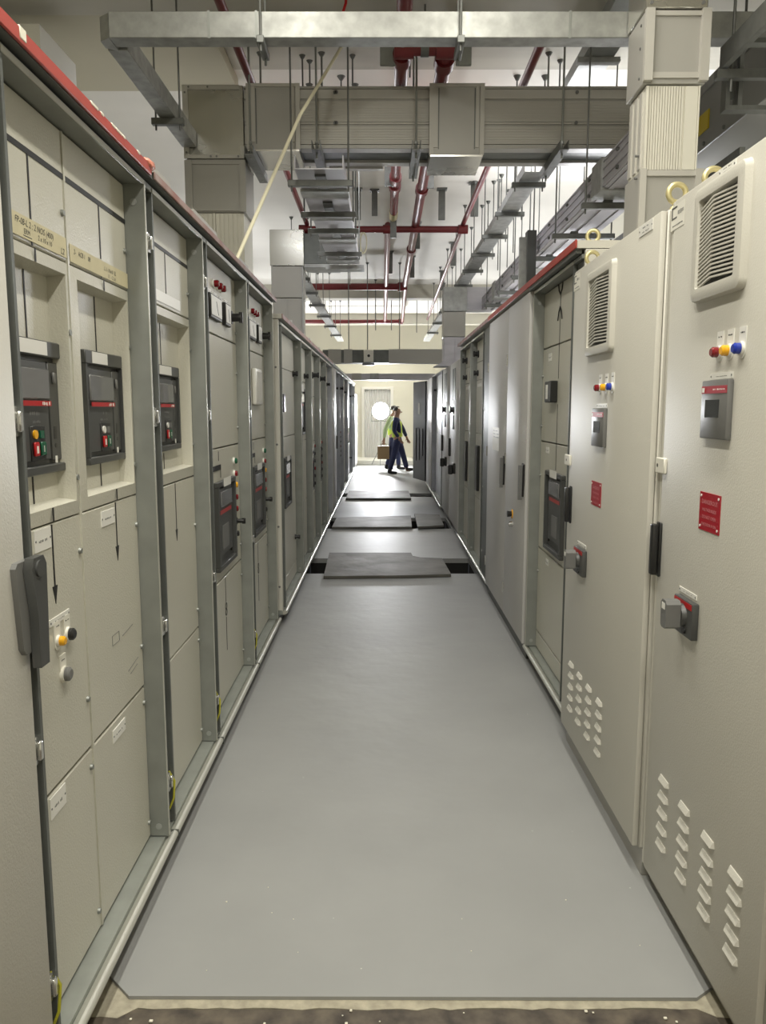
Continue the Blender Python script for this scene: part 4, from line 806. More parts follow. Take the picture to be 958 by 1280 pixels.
MB().box(x0 - 0.006, x1 + 0.01, yf - 0.02, yb + 0.01, 3.393, 3.75, 0.004).build('elbow_box', 'elbow', RR)
sc = MB()
for x, z in ((x0 + 0.02, 3.415), (x1 - 0.012, 3.415)): sc.cyl((x, yf - 0.02, z), (x, yf - 0.024, z), 0.008, n=8)
for z in (3.35, 3.25, 3.12, 2.78, 2.68): sc.cyl((x0 - 0.005, yf + 0.05, z), (x0 + 0.02, yf + 0.05, z), 0.006, n=8)
sc.build('flange_screws', 'midgrey', RR)
# second left riser with elbow
L2 = thing('busbar_riser', 'smaller grey busbar riser with square elbow, beyond the first left riser', 'busbar duct', (-1.15, 9.7, 2.28), G_B)
x0, x1, yf, yb = -1.34, -0.966, 9.5, 9.9
MB().box(x0 + 0.01, x1 - 0.01, yf + 0.02, yb, 2.28, 2.93).box(x0 + 0.02, -1.16, yf + 0.012, yf + 0.02, 2.28, 2.92).box(-1.14, x1 - 0.02, yf + 0.012, yf + 0.02, 2.28, 2.92).build('riser_body', 'duct', L2)
MB().box(x0, x1, yf, yb, 2.935, 3.30, 0.004).build('joint_box', 'duct', L2); MB().box(x0 - 0.01, x1 + 0.02, yf - 0.01, yb + 0.02, 3.305, 3.72, 0.004).build('elbow_box', 'elbow', L2)
MB().box(x1 - 0.006, x1 + 0.008, yf - 0.01, yf + 0.02, 2.28, 3.30).build('corner_strip', 'galv_lite', L2)
MB().box(x1 + 0.022, -0.55, yf + 0.02, yb, 3.33, 3.68, 0.004).build('side_branch', 'galv_dark', L2); MB().box(x1 + 0.022, -0.53, yf + 0.02, yb, 3.29, 3.328).build('branch_underside', 'galv_lite', L2)
# right second riser
RB = thing('busbar_riser', 'lilac-grey busbar riser with elbow on the right row, below the tray bend', 'busbar duct', (1.0, 11.2, 2.22), G_B)
x0, x1, yf, yb = 0.845, 1.16, 11.0, 11.35
MB().box(x0 + 0.01, x1 - 0.01, yf + 0.02, yb, 2.27, 2.61).box(x0 + 0.02, 0.99, yf + 0.012, yf + 0.02, 2.27, 2.60).box(1.01, x1 - 0.02, yf + 0.012, yf + 0.02, 2.27, 2.60).build('riser_body', 'lilac', RB)
MB().box(x0 + 0.005, x1 - 0.005, yf, yb, 2.615, 2.955, 0.004).build('joint_box', 'duct', RB); MB().box(x0, x1 + 0.01, yf - 0.012, yb, 2.96, 3.29, 0.004).build('elbow_box', 'galv_lite', RB)
MB().box(x1 + 0.012, 1.56, yf + 0.01, yb, 2.985, 3.29, 0.004).build('side_branch', 'lilac', RB)
MB().prism([(x0 - 0.12, 2.206), (x1 + 0.05, 2.206), (x1 + 0.03, 2.268), (x0 + 0.0, 2.268)], yf - 0.05, yb + 0.05, 'ac').build('base_flare', 'lilac', RB)
# far cross ducts
F1 = thing('busbar_duct', 'grey busbar duct crossing the far aisle low over the cabinets, with a pale tap box', 'busbar duct', (0, 14.15, 2.42), G_B)
MB().box(-1.08, 1.25, 14.0, 14.4, 2.43, 2.66, 0.004).build('duct_body', 'galv_dark', F1)
for xa, xb in ((-0.98, -0.75), (-0.70, -0.55), (0.1, 1.1)): MB().box(xa, xb, 13.985, 13.999, 2.42, 2.67).build('joint_cover', 'duct', F1)
tb = MB().box(-0.345, -0.17, 13.93, 13.999, 2.44, 2.655, 0.004).build('tap_box', 'white_clip', F1); MB().cyl((-0.255, 13.93, 2.55), (-0.255, 13.925, 2.55), 0.025, n=12).build('knockout', 'black', tb)
MB().box(-0.37, -0.15, 13.93, 14.05, 2.385, 2.425, 0.01).build('tap_base', 'dkgrey', tb)
F2 = thing('busbar_duct', 'farthest pale busbar duct crossing the aisle near the end wall', 'busbar duct', (0.1, 18.1, 2.24), G_B)
MB().box(-0.95, 1.2, 18.0, 18.35, 2.277, 2.425, 0.004).build('duct_body', 'lilac', F2); MB().box(-0.72, -0.5, 17.985, 17.999, 2.276, 2.43).build('joint_cover', 'duct', F2)
MB().box(-0.3, -0.1, 17.985, 17.999, 2.276, 2.43).build('joint_cover', 'galv_lite', F2)

# ================================================================== trays, hangers
FT = thing('cable_tray', 'bright galvanised trunking tray crossing the aisle overhead with a mitred left bend', 'cable tray', (0.3, 4.05, 3.38), 'galvanised cable trays')
MB().box(-1.33, 1.93, 4.0, 4.10, 3.388, 3.508, 0.003).build('cross_run', 'zinc', FT)
MB().prism([(-1.33, 4.0), (-1.385, 4.04), (-1.385, 4.11), (-1.33, 4.14)], 3.388, 3.50, 'ab').build('mitre_corner', 'zinc', FT)
MB().box(-1.385, -1.285, 4.142, 5.585, 3.392, 3.497, 0.003).build('return_run', 'zinc', FT)
for x in (-0.85, -0.62, 0.9): MB().box(x, x + 0.012, 3.997, 4.0, 3.385, 3.51).build('joint_seam', 'galv', FT)
def rod_hanger(x, y, z, label, w=0.16, along='y'):
    t = thing('tray_hanger', label, 'hanger', (x, y, z), 'threaded rod hangers')
    if along == 'y': MB().box(x - 0.018, x + 0.018, y - w / 2, y + w / 2, z, z + 0.035, 0.003).build('strut', 'strut', t); ps = [(x, y - w / 2 + 0.02), (x, y + w / 2 - 0.02)]
    else: MB().box(x - w / 2, x + w / 2, y - 0.02, y + 0.02, z, z + 0.04, 0.003).build('strut', 'strut', t); ps = [(x - w / 2 + 0.025, y), (x + w / 2 - 0.025, y)]
    for px, py in ps:
        rd = MB().cyl((px, py, z - 0.03), (px, py, ZC - 0.001), 0.006, n=8).build('threaded_rod', 'strut', t)
        MB().cyl((px, py, ZC - 0.035), (px, py, ZC - 0.0005), 0.012, 0.03, n=10).build('ceiling_anchor', 'strut', rd)
    return t
rod_hanger(-0.59, 4.05, 3.345, 'tray hanger under the left end of the front cross tray', 0.20)
rod_hanger(0.375, 4.05, 3.345, 'tray hanger under the middle of the front cross tray', 0.20)
rod_hanger(-1.335, 5.05, 3.35, 'small hanger clip under the left return of the front tray', 0.2, 'x')
for x, lb in ((-0.90, 'strut hanger under the overhead duct, beside the left elbow box'), (-0.45, 'strut hanger under the overhead duct, above the hanging tray bracket'), (0.225, 'strut hanger under the overhead duct, just left of its middle joint box'), (1.215, 'strut hanger under the overhead duct, right end')):
    t = thing('duct_hanger', lb, 'hanger', (x, 5.78, 3.33), 'strut hangers under the overhead duct')
    m = MB(); dz_ = -0.031 if x < -0.8 else 0.0
    for s_ in (-1, 1): m.box(x + s_ * 0.030, x + s_ * 0.024, 5.42, 6.08, 3.325 + dz_, 3.3845 + dz_)
    m.box(x - 0.0239, x + 0.0239, 5.42, 6.08, 3.325 + dz_, 3.331 + dz_).build('strut_channel', 'strut', t)
    for yy in (5.50, 6.02):
        MB().cyl((x, yy, 3.29), (x, yy, ZC - 0.001), 0.0075, n=8).build('threaded_rod', 'galv', t); MB().cyl((x, yy, 3.3846), (x, yy, 3.402), 0.014, n=6).build('nut', 'galv_lite', t)
        MB().cyl((x, yy, ZC - 0.035), (x, yy, ZC - 0.0005), 0.014, 0.034, n=10).build('ceiling_anchor', 'strut', t)
# centre left tray (hung below the duct)
CT = thing('cable_tray', 'slotted galvanised tray with cover plates hanging beyond the overhead duct, left of the pipes', 'cable tray', (-0.42, 7.1, 3.1), 'galvanised cable trays')
MB().box(-0.56, -0.25, 5.1, 8.3, 3.105, 3.112).box(-0.56, -0.553, 5.1, 8.3, 3.112, 3.19).box(-0.257, -0.25, 5.1, 8.3, 3.112, 3.19).build('tray_bed', 'lilac', CT)
for y in (5.2, 5.85, 6.7, 7.65): MB().box(-0.44, -0.37, y, y + 0.3, 3.09, 3.1045).build('dark_slot', 'dkgrey', CT); MB().box(-0.57, -0.24, y + 0.33, y + 0.50, 3.085, 3.104).build('cover_plate', 'galv_lite', CT)
MB().box(-0.60, -0.20, 8.31, 8.5, 3.06, 3.10).build('bright_end', 'galv_lite', CT)
for y, lb in ((5.25, 'first strut bracket of the tray hanging left of the pipes'), (6.06, 'second strut bracket of the tray hanging left of the pipes'), (6.6, 'third strut bracket of the tray hanging left of the pipes'), (7.55, 'fourth strut bracket of the tray hanging left of the pipes')): rod_hanger(-0.41, y, 3.04, lb, 0.42, 'x')
# right narrow tray
R1 = thing('cable_tray', 'narrow bright galvanised tray running to the back, right of the sprinkler pipes', 'cable tray', (1.165, 13.0, 3.4), 'galvanised cable trays')
MB().box(1.085, 1.245, 6.2, 21.0, 3.405, 3.412).box(1.085, 1.09, 6.2, 21.0, 3.412, 3.47).box(1.24, 1.245, 6.2, 21.0, 3.412, 3.47).build('tray_bed', 'galv_lite', R1)
ORD = ('first', 'second', 'third', 'fourth', 'fifth', 'sixth', 'seventh', 'eighth', 'ninth', 'tenth')
for k, y in enumerate((6.44, 7.37, 8.3, 9.25, 10.3, 11.5, 13.0, 14.6, 16.4, 18.4)): rod_hanger(1.165, y, 3.36, ORD[k] + ' cross hanger along the narrow bright right tray', 0.27, 'x')
# left far tray
L1 = thing('cable_tray', 'far slotted tray descending towards the back above the left row', 'cable tray', (-1.1, 14.0, 3.4), 'galvanised cable trays')
MB().box(-1.22, -1.06, 10.2, 21.0, 3.405, 3.412).box(-1.22, -1.215, 10.2, 21, 3.412, 3.46).box(-1.065, -1.06, 10.2, 21, 3.412, 3.46).build('tray_bed', 'galv_lite', L1)
for k, y in enumerate((10.9, 12.2, 13.6, 15.2, 17.0, 19.0)): rod_hanger(-1.14, y, 3.36, ORD[k] + ' cross hanger along the far left tray', 0.27, 'x')
# right wide busway on brackets
WB = thing('busbar_duct', 'wide lilac-grey busbar duct running lengthwise above the right row', 'busbar duct', (1.53, 8.5, 2.95), G_B)
MB().box(1.37, 1.68, 4.35, 10.9, 2.965, 3.13).build('duct_body', 'lilac', WB)
m = MB()
for z in (2.97, 3.02, 3.075, 3.12): m.box(1.362, 1.37, 4.35, 10.9, z, z + 0.012)
for x in (1.40, 1.50, 1.62): m.box(x, x + 0.03, 4.35, 10.9, 2.957, 2.965)
m.build('face_ribs', 'lilac', WB)
for y in (5.0, 7.7, 9.6): MB().box(1.35, 1.70, y, y + 0.22, 2.95, 3.15, 0.004).build('joint_box', 'galv_lite', WB)
bs = MB()
for k in range(10):
    for z in (3.0, 3.1): bs.cyl((1.37, 4.7 + 0.62 * k, z), (1.355, 4.7 + 0.62 * k, z), 0.012, n=8)
bs.build('duct_bolts', 'strut', WB)
for k, y in enumerate((5.25, 6.14, 7.03, 8.0, 9.0, 10.1)):
    t = rod_hanger(1.54, y, 2.90, ORD[k] + ' strut bracket carrying the lilac-grey duct on the right', 0.48, 'x')
    MB().box(1.44, 1.50, y - 0.018, y + 0.018, 2.941, 2.956, 0.003).build('spring_clamp', 'strut', t)
CB = thing('channel_bracket', 'dark vertical channel bracket beside the lilac-grey duct on the right', 'bracket', (1.27, 7.0, 2.5))
MB().box(1.262, 1.27, 6.96, 7.08, 2.52, 3.15).box(1.27, 1.34, 6.96, 6.968, 2.52, 3.15).box(1.27, 1.34, 7.072, 7.08, 2.52, 3.15).build('channel', 'dkgrey', CB); MB().box(1.20, 1.2615, 7.0, 7.04, 2.50, 3.1).box(1.262, 1.40, 6.97, 7.07, 2.367, 2.519).build('bright_flange', 'galv_lite', CB)
# upper right tray near the ceiling
UT = thing('cable_tray', 'dark perforated tray high under the ceiling, left of the tall right riser', 'cable tray', (1.42, 5.2, 3.9), 'galvanised cable trays')
MB().box(1.32, 1.52, 4.15, 6.0, 3.90, 3.908).box(1.32, 1.325, 4.15, 6, 3.908, 3.98).box(1.515, 1.52, 4.15, 6, 3.908, 3.98).build('tray_bed', 'galv', UT)
MB().box(1.28, 1.56, 5.40, 5.45, 3.865, 3.899).build('cross_strut', 'galv_lite', UT)
# right side ducts behind the enclosures
SD = thing('busbar_duct', 'dull grey busbar duct running lengthwise at upper right with a yellow tag', 'busbar duct', (2.1, 4.0, 3.15), G_B)
MB().box(1.95, 2.35, 2.6, 5.58, 3.17, 3.56, 0.004).build('duct_body', 'dullduct', SD); MB().box(1.94, 1.95, 2.6, 5.58, 3.50, 3.56).build('top_flange', 'dullduct', SD); MB().cyl((2.15, 4.9, 3.555), (2.15, 4.9, ZC - 0.001), 0.008, n=8).build('hanger_rod', 'strut', SD)
MB().box(1.943, 1.95, 4.86, 5.02, 3.27, 3.38).build('warning_tag', 'yellowtag', SD)
m = MB()
for k in range(6): m.cyl((1.95, 3.8 + 0.28 * k, 3.2), (1.94, 3.8 + 0.28 * k, 3.2), 0.012, n=8)
m.build('duct_bolts', 'strut', SD)
LT = thing('cable_tray', 'grey ladder tray with strut bracket at the upper right picture corner', 'cable tray', (1.95, 3.6, 3.1), 'galvanised cable trays')
MB().box(1.62, 1.65, 2.5, 3.95, 3.22, 3.32).box(1.90, 1.93, 2.5, 3.95, 3.22, 3.32).build('side_rail', 'strut', LT)
for k in range(7): MB().box(1.65, 1.90, 2.55 + 0.19 * k, 2.60 + 0.19 * k, 3.23, 3.25).build('rung', 'galv_dark', LT)
MB().box(1.60, 1.935, 3.92, 3.96, 3.175, 3.215).build('cross_strut', 'strut', LT)
MB().cyl((1.675, 3.94, 3.12), (1.675, 3.94, ZC - 0.001), 0.008, n=8).build('threaded_rod', 'strut', LT)
UB = thing('channel_bracket', 'dark U-shaped strut frame at upper right, in front of the dull grey duct', 'bracket', (1.75, 4.05, 3.07))
MB().box(1.68, 1.70, 4.0, 4.06, 3.08, 3.33).box(1.74, 1.76, 4.0, 4.06, 3.08, 3.33).box(1.68, 1.94, 4.0, 4.06, 3.06, 3.08).box(1.70, 1.74, 4.03, 4.06, 3.31, 3.33).build('strut_frame', 'strut', UB)
MB().box(1.705, 1.735, 4.03, 4.04, 3.12, 3.30).build('slot', 'soffit', UB)
LW = thing('cable_tray', 'dark slotted ladder tray slanting up behind the tall right riser', 'cable tray', (1.8, 5.0, 2.6), 'galvanised cable trays')
MB().box(1.85, 1.88, 4.2, 7.5, 2.85, 2.95).box(2.15, 2.18, 4.2, 7.5, 2.85, 2.95).build('side_rail', 'strut', LW)
for k in range(12): MB().box(1.88, 2.15, 4.3 + 0.26 * k, 4.36 + 0.26 * k, 2.86, 2.88).build('rung', 'strut', LW)
for k, (x, m_) in enumerate(((1.63, 'cablegreen'), (1.70, 'rope'), (1.67, 'cablegreen'), (1.76, 'cablegreen'))):
    o = MB().tube([(x + 0.12, 3.45, 3.3), (x + 0.08, 3.4, 3.05), (x + 0.03, 3.38, 2.8), (x, 3.4, 2.55), (x - 0.02, 3.42, 2.216)], 0.016 if m_ != 'rope' else 0.008, 10).build('power_cable', m_)
    tag(o, ('dark green cable dropping behind the enclosures, leftmost at upper right', 'thin pale yellow cable dropping behind the enclosures at upper right', 'dark green cable dropping behind the thin pale one at upper right', 'dark green cable dropping at the extreme upper right')[k], 'cable', 'cables dropping behind the beige enclosures')
# rods hanging from ceiling without load
for k, (x, y, z1) in enumerate(((-0.55, 6.15, 3.5), (-0.33, 6.45, 4.05), (0.20, 6.1, 4.05), (1.36, 7.4, 3.2), (1.34, 8.2, 3.2), (1.33, 9.2, 3.2), (1.5, 9.6, 3.3), (-0.28, 14.2, 2.661), (-0.62, 14.2, 2.661), (0.30, 14.2, 2.661), (-0.48, 11.5, 3.4), (-0.15, 16.0, 3.2), (0.18, 17.0, 3.3), (0.75, 17.5, 3.3))):
    t = thing('ceiling_rod', ('bare rod left of the pipes close behind the duct', 'short rod stub near the slack red wire', 'short rod stub between the twin red pipes', 'first bare rod over the lilac-grey right duct', 'second bare rod over the lilac-grey right duct', 'third bare rod over the lilac-grey right duct', 'fourth bare rod over the lilac-grey right duct', 'long rod down to the pale tap box on the far duct', 'long rod to the left part of the far cross duct', 'long rod to the right part of the far cross duct', 'bare rod in the far ceiling left of the pipes', 'bare rod far back left of centre', 'bare rod far back right of centre', 'bare rod far back near the right tray')[k], 'rod', (x, y, z1), 'bare ceiling rods')
    MB().cyl((x, y, z1), (x, y, ZC - 0.03), 0.006 if y < 12 else 0.009, n=8).build('threaded_rod', 'strut', t); MB().cyl((x, y, ZC - 0.03), (x, y, ZC - 0.0005), 0.012, 0.034, n=10).build('ceiling_anchor', 'strut', t)

# ================================================================== sprinkler pipes
G_P = 'red sprinkler pipes'
def pipe(pts, r, label, m='pipe', fit=(), hang=()):
    o = thing('sprinkler_pipe', label, 'pipe', pts[0], G_P)
    MB().tube(pts, r, 16).build('pipe_run', m, o)
    for q in hang:
        rd = MB().cyl((q[0], q[1], q[2]), (q[0], q[1], ZC - 0.001), 0.006, n=8).build('hanger_rod', 'strut', o)
    for p, d in fit:
        p = Vector(p); d = Vector(d); MB().cyl(p - d * 0.06, p + d * 0.06, r * 1.35, n=16).build('coupling', 'pipe', o)
    return o
ZP = 3.85
pipe([(0.122, 1.5, ZP), (0.122, 9.2, ZP)], 0.045, 'left of the twin red pipes over the aisle, ending at a brass coupling', fit=(((0.122, 5.3, ZP), (0, 1, 0)), ((0.122, 7.9, ZP), (0, 1, 0)), ((0.122, 8.2, ZP), (0, 1, 0))))
pipe([(0.40, 5.16, ZP), (0.40, 14.5, ZP)], 0.05, 'right of the twin red pipes, running far down the aisle', fit=(((0.40, 5.35, ZP), (0, 1, 0)), ((0.40, 8.3, ZP), (0, 1, 0)), ((0.40, 11.3, ZP), (0, 1, 0))))
hd = pipe([(0.105, 5.12, ZP - 0.02), (0.42, 5.12, ZP - 0.02)], 0.047, 'short red cross header joining the twin pipes near the front tray', hang=((0.26, 5.12, ZP),), fit=(((0.13, 5.12, ZP - 0.02), (1, 0, 0)), ((0.39, 5.12, ZP - 0.02), (1, 0, 0))))
MB().cyl((0.235, 5.12, ZP - 0.02), (0.285, 5.12, ZP - 0.02), 0.053, n=16).build('steel_clamp', 'strut', hd)
pipe([(-0.9, 2.5, ZP), (-0.93, 9.8, ZP)], 0.028, 'thin red branch pipe along the left ceiling')
pipe([(0.98, 5.0, ZP), (0.98, 9.8, ZP)], 0.028, 'thin red branch pipe along the right ceiling, nearer length')
pipe([(0.98, 9.85, ZP), (1.12, 19.8, ZP)], 0.028, 'pale red branch pipe along the right ceiling, farther length')
pipe([(-1.0, 9.8, ZP - 0.06), (1.03, 9.8, ZP - 0.06)], 0.04, 'nearest red cross pipe under the ceiling', fit=(((-0.97, 9.8, ZP - 0.06), (1, 0, 0)), ((0.06, 9.8, ZP - 0.06), (1, 0, 0)), ((0.98, 9.8, ZP - 0.06), (1, 0, 0))))
pipe([(0.06, 9.85, ZP), (0.05, 20.0, ZP)], 0.04, 'long thin red pipe leading back from the first cross pipe', hang=((0.058, 12.0, ZP), (0.053, 17.0, ZP)))
pipe([(-1.6, 14.5, ZP - 0.02), (0.44, 14.5, ZP - 0.02)], 0.06, 'thick red cross pipe, second one under the ceiling', fit=(((0.33, 14.5, ZP - 0.02), (1, 0, 0)),))
pipe([(0.41, 14.56, ZP), (0.5, 20.2, ZP)], 0.04, 'farther length of the right twin pipe beyond the thick cross pipe', hang=((0.455, 17.4, ZP),))
pipe([(-2.8, 20.3, ZP), (0.5, 20.3, ZP)], 0.05, 'farthest red cross pipe near the end wall', hang=((-1.6, 20.3, ZP), (-0.2, 20.3, ZP)), fit=(((0.45, 20.3, ZP), (1, 0, 0)),))
BV = thing('pipe_valve', 'brass coupling with dark stub hanging at the end of the left twin pipe', 'valve', (0.122, 9.3, 3.7)); MB().cyl((0.122, 9.2, ZP), (0.122, 9.45, ZP), 0.05, n=14).build('coupling', 'brass', BV); MB().box(0.085, 0.16, 9.46, 9.52, 3.62, ZC - 0.0005, 0.004).build('support_plate', 'strut', BV)
for k, (x, y, w, l) in enumerate(((-0.30, 9.55, 0.07, 0.30), (-0.10, 9.6, 0.07, 0.24), (0.70, 9.55, 0.08, 0.30), (1.06, 9.3, 0.09, 0.32), (0.47, 8.15, 0.09, 0.30), (0.03, 5.3, 0.10, 0.32), (0.52, 5.3, 0.10, 0.32), (0.06, 8.0, 0.09, 0.32), (0.48, 11.2, 0.08, 0.3), (0.5, 13.6, 0.08, 0.3), (0.12, 13.2, 0.08, 0.3), (1.1, 12.5, 0.08, 0.3), (1.12, 15.0, 0.08, 0.3))):
    t = thing('pipe_bracket', ('dark drop bracket over the first cross pipe, far left', 'dark drop bracket over the first cross pipe beside its tee', 'dark drop bracket over the first cross pipe, right half', 'dark bracket at the right end of the first cross pipe', 'bracket plate beside the right twin pipe behind the duct', 'bracket plate left of the twin pipes near the front tray', 'bracket plate right of the twin pipes near the front tray', 'bracket plate beside the left twin pipe behind the duct', 'bracket beside the right twin pipe past the first cross pipe', 'bracket beside the right twin pipe before the thick cross pipe', 'bracket beside the long thin pipe before the thick cross pipe', 'first bracket along the farther right branch pipe', 'second bracket along the farther right branch pipe')[k], 'bracket', (x, y, ZC - l), 'dark pipe brackets')
    MB().box(x - w / 2, x + w / 2, y - 0.012, y + 0.012, ZC - l - (0.06 if y > 9 else 0.08), ZC - 0.02, 0.002).build('drop_plate', 'strut' if y > 6 else 'galv', t); MB().box(x - w / 2 - 0.02, x + w / 2 + 0.02, y - 0.05, y + 0.05, ZC - 0.019, ZC - 0.0005).build('ceiling_foot', 'strut', t)
CL = MB(); CL.tube([(-0.25 + 0.05 * math.sin(t * 2 * PI / 14), 9.79, 3.63 + 0.13 * math.cos(t * 2 * PI / 14)) for t in range(15)], 0.008, 6)
CL.tube([(-0.24 + 0.04 * math.sin(t * 2 * PI / 14), 9.81, 3.63 + 0.12 * math.cos(t * 2 * PI / 14)) for t in range(15)], 0.008, 6)
tag(CL.build('cable_coil', 'rope'), 'white coil of cable hanging under the first red cross pipe', 'cable coil')
ar = []
for k in range(9):
    t = k / 8; ar.append((-0.40 + 0.16 * t, 4.9, 4.06 - 0.10 * math.sin(PI * (0.2 + 0.8 * t)) ))
tag(MB().tube([(-0.215, 4.9, ZC - 0.13), (-0.22, 4.9, 3.98), (-0.26, 4.9, 3.87), (-0.33, 4.9, 3.82), (-0.37, 4.9, 3.80)], 0.009, 6).build('hanging_wire', 'redplastic'), 'slack red wire hanging from the ceiling near the cream rope', 'wire')
tag(MB().tube([(-0.78, 4.20, 2.372), (-0.50, 4.90, 3.37 - 0.015), (-0.215, 5.70, 4.199)], 0.0105, 8).build('rope', 'rope'), 'taut cream rope slanting from the ceiling down to the left cabinet tops', 'rope')

# ================================================================== floodlight
FLt = thing('work_floodlight', 'dazzling round work floodlight on a thin stand before the far door', 'floodlight', (-0.07, 22.35, 0.0))
MB().cyl((-0.07, 22.25, 1.56), (-0.07, 22.33, 1.56), 0.25, 0.21, n=32).build('lamp_housing', 'dkgrey', FLt)
MB().cyl((-0.07, 22.243, 1.56), (-0.07, 22.249, 1.56), 0.235, n=32).build('lamp_lens', 'lamp', FLt)
MB().torus((-0.07, 22.25, 1.56), (0, 1, 0), 0.242, 0.010, 32, 8).build('lamp_rim', 'midgrey', FLt)
MB().tube([(-0.335, 22.3, 1.56), (-0.335, 22.3, 1.27), (0.195, 22.3, 1.27), (0.195, 22.3, 1.56)], 0.012, 8).cyl((-0.07, 22.3, 0.5), (-0.07, 22.3, 1.27), 0.014, n=10).build('yoke_pole', 'galv', FLt)
for k in range(3):
    t = 2 * PI * k / 3 + 0.5; MB().tube([(-0.07, 22.3, 0.55), (-0.07 + 0.3 * math.cos(t), 22.3 + 0.28 * math.sin(t), 0.012)], 0.010, 8).build('leg', 'galv', FLt)

# ================================================================== people
def skin_mesh(name, verts, edges, radii, m, parent, root=0, sub=2, smoothroot=True):
    me = bpy.data.meshes.new(name + '_src'); me.from_pydata(verts, edges, [])
    ob = bpy.data.objects.new(name + '_src', me); COL.objects.link(ob)
    md = ob.modifiers.new('s', 'SKIN'); md.use_smooth_shade = True
    for i, r in enumerate(radii):
        sv = me.skin_vertices[0].data[i]; sv.radius = (r if isinstance(r, tuple) else (r, r)); sv.use_root = (i == root)
    sd = ob.modifiers.new('d', 'SUBSURF'); sd.levels = sub; sd.render_levels = sub
    bpy.context.view_layer.update()
    dg = bpy.context.evaluated_depsgraph_get(); out = bpy.data.meshes.new_from_object(ob.evaluated_get(dg))
    bpy.data.objects.remove(ob); bpy.data.meshes.remove(me)
    mb = MB(); mb.v = [v.co.copy() for v in out.vertices]; mb.f = [tuple(p.vertices) for p in out.polygons]
    bpy.data.meshes.remove(out)
    return mb.build(name, m, parent, sharp=180)
def hand(wr, d, side_, up, verts, edges, radii, wi, s=1.0):
    """palm + five fingers continuing the body skeleton from wrist vertex wi"""
    wr = Vector(wr); d = Vector(d).normalized(); sd = Vector(side_).normalized(); nn = d.cross(sd)
    def add(p, r, j): verts.append(tuple(p)); radii.append(r * s); edges.append((j, len(verts) - 1)); return len(verts) - 1
    pm = add(wr + d * 0.05 * s, 0.026, wi)
    for k, (off, ln) in enumerate(((-0.032, 0.062), (-0.011, 0.075), (0.011, 0.072), (0.032, 0.055))):
        b = add(wr + (d * 0.095 + sd * off) * s, 0.0105, pm); c = add(wr + (d * (0.095 + ln * 0.5) + sd * off + nn * 0.012) * s, 0.0092, b); add(wr + (d * (0.095 + ln * 0.85) + sd * off + nn * 0.036) * s, 0.008, c)
    t1 = add(wr + (d * 0.045 - sd * 0.042 + nn * 0.01) * s, 0.0115, pm); add(wr + (d * 0.085 - sd * 0.058 + nn * 0.025) * s, 0.0095, t1)
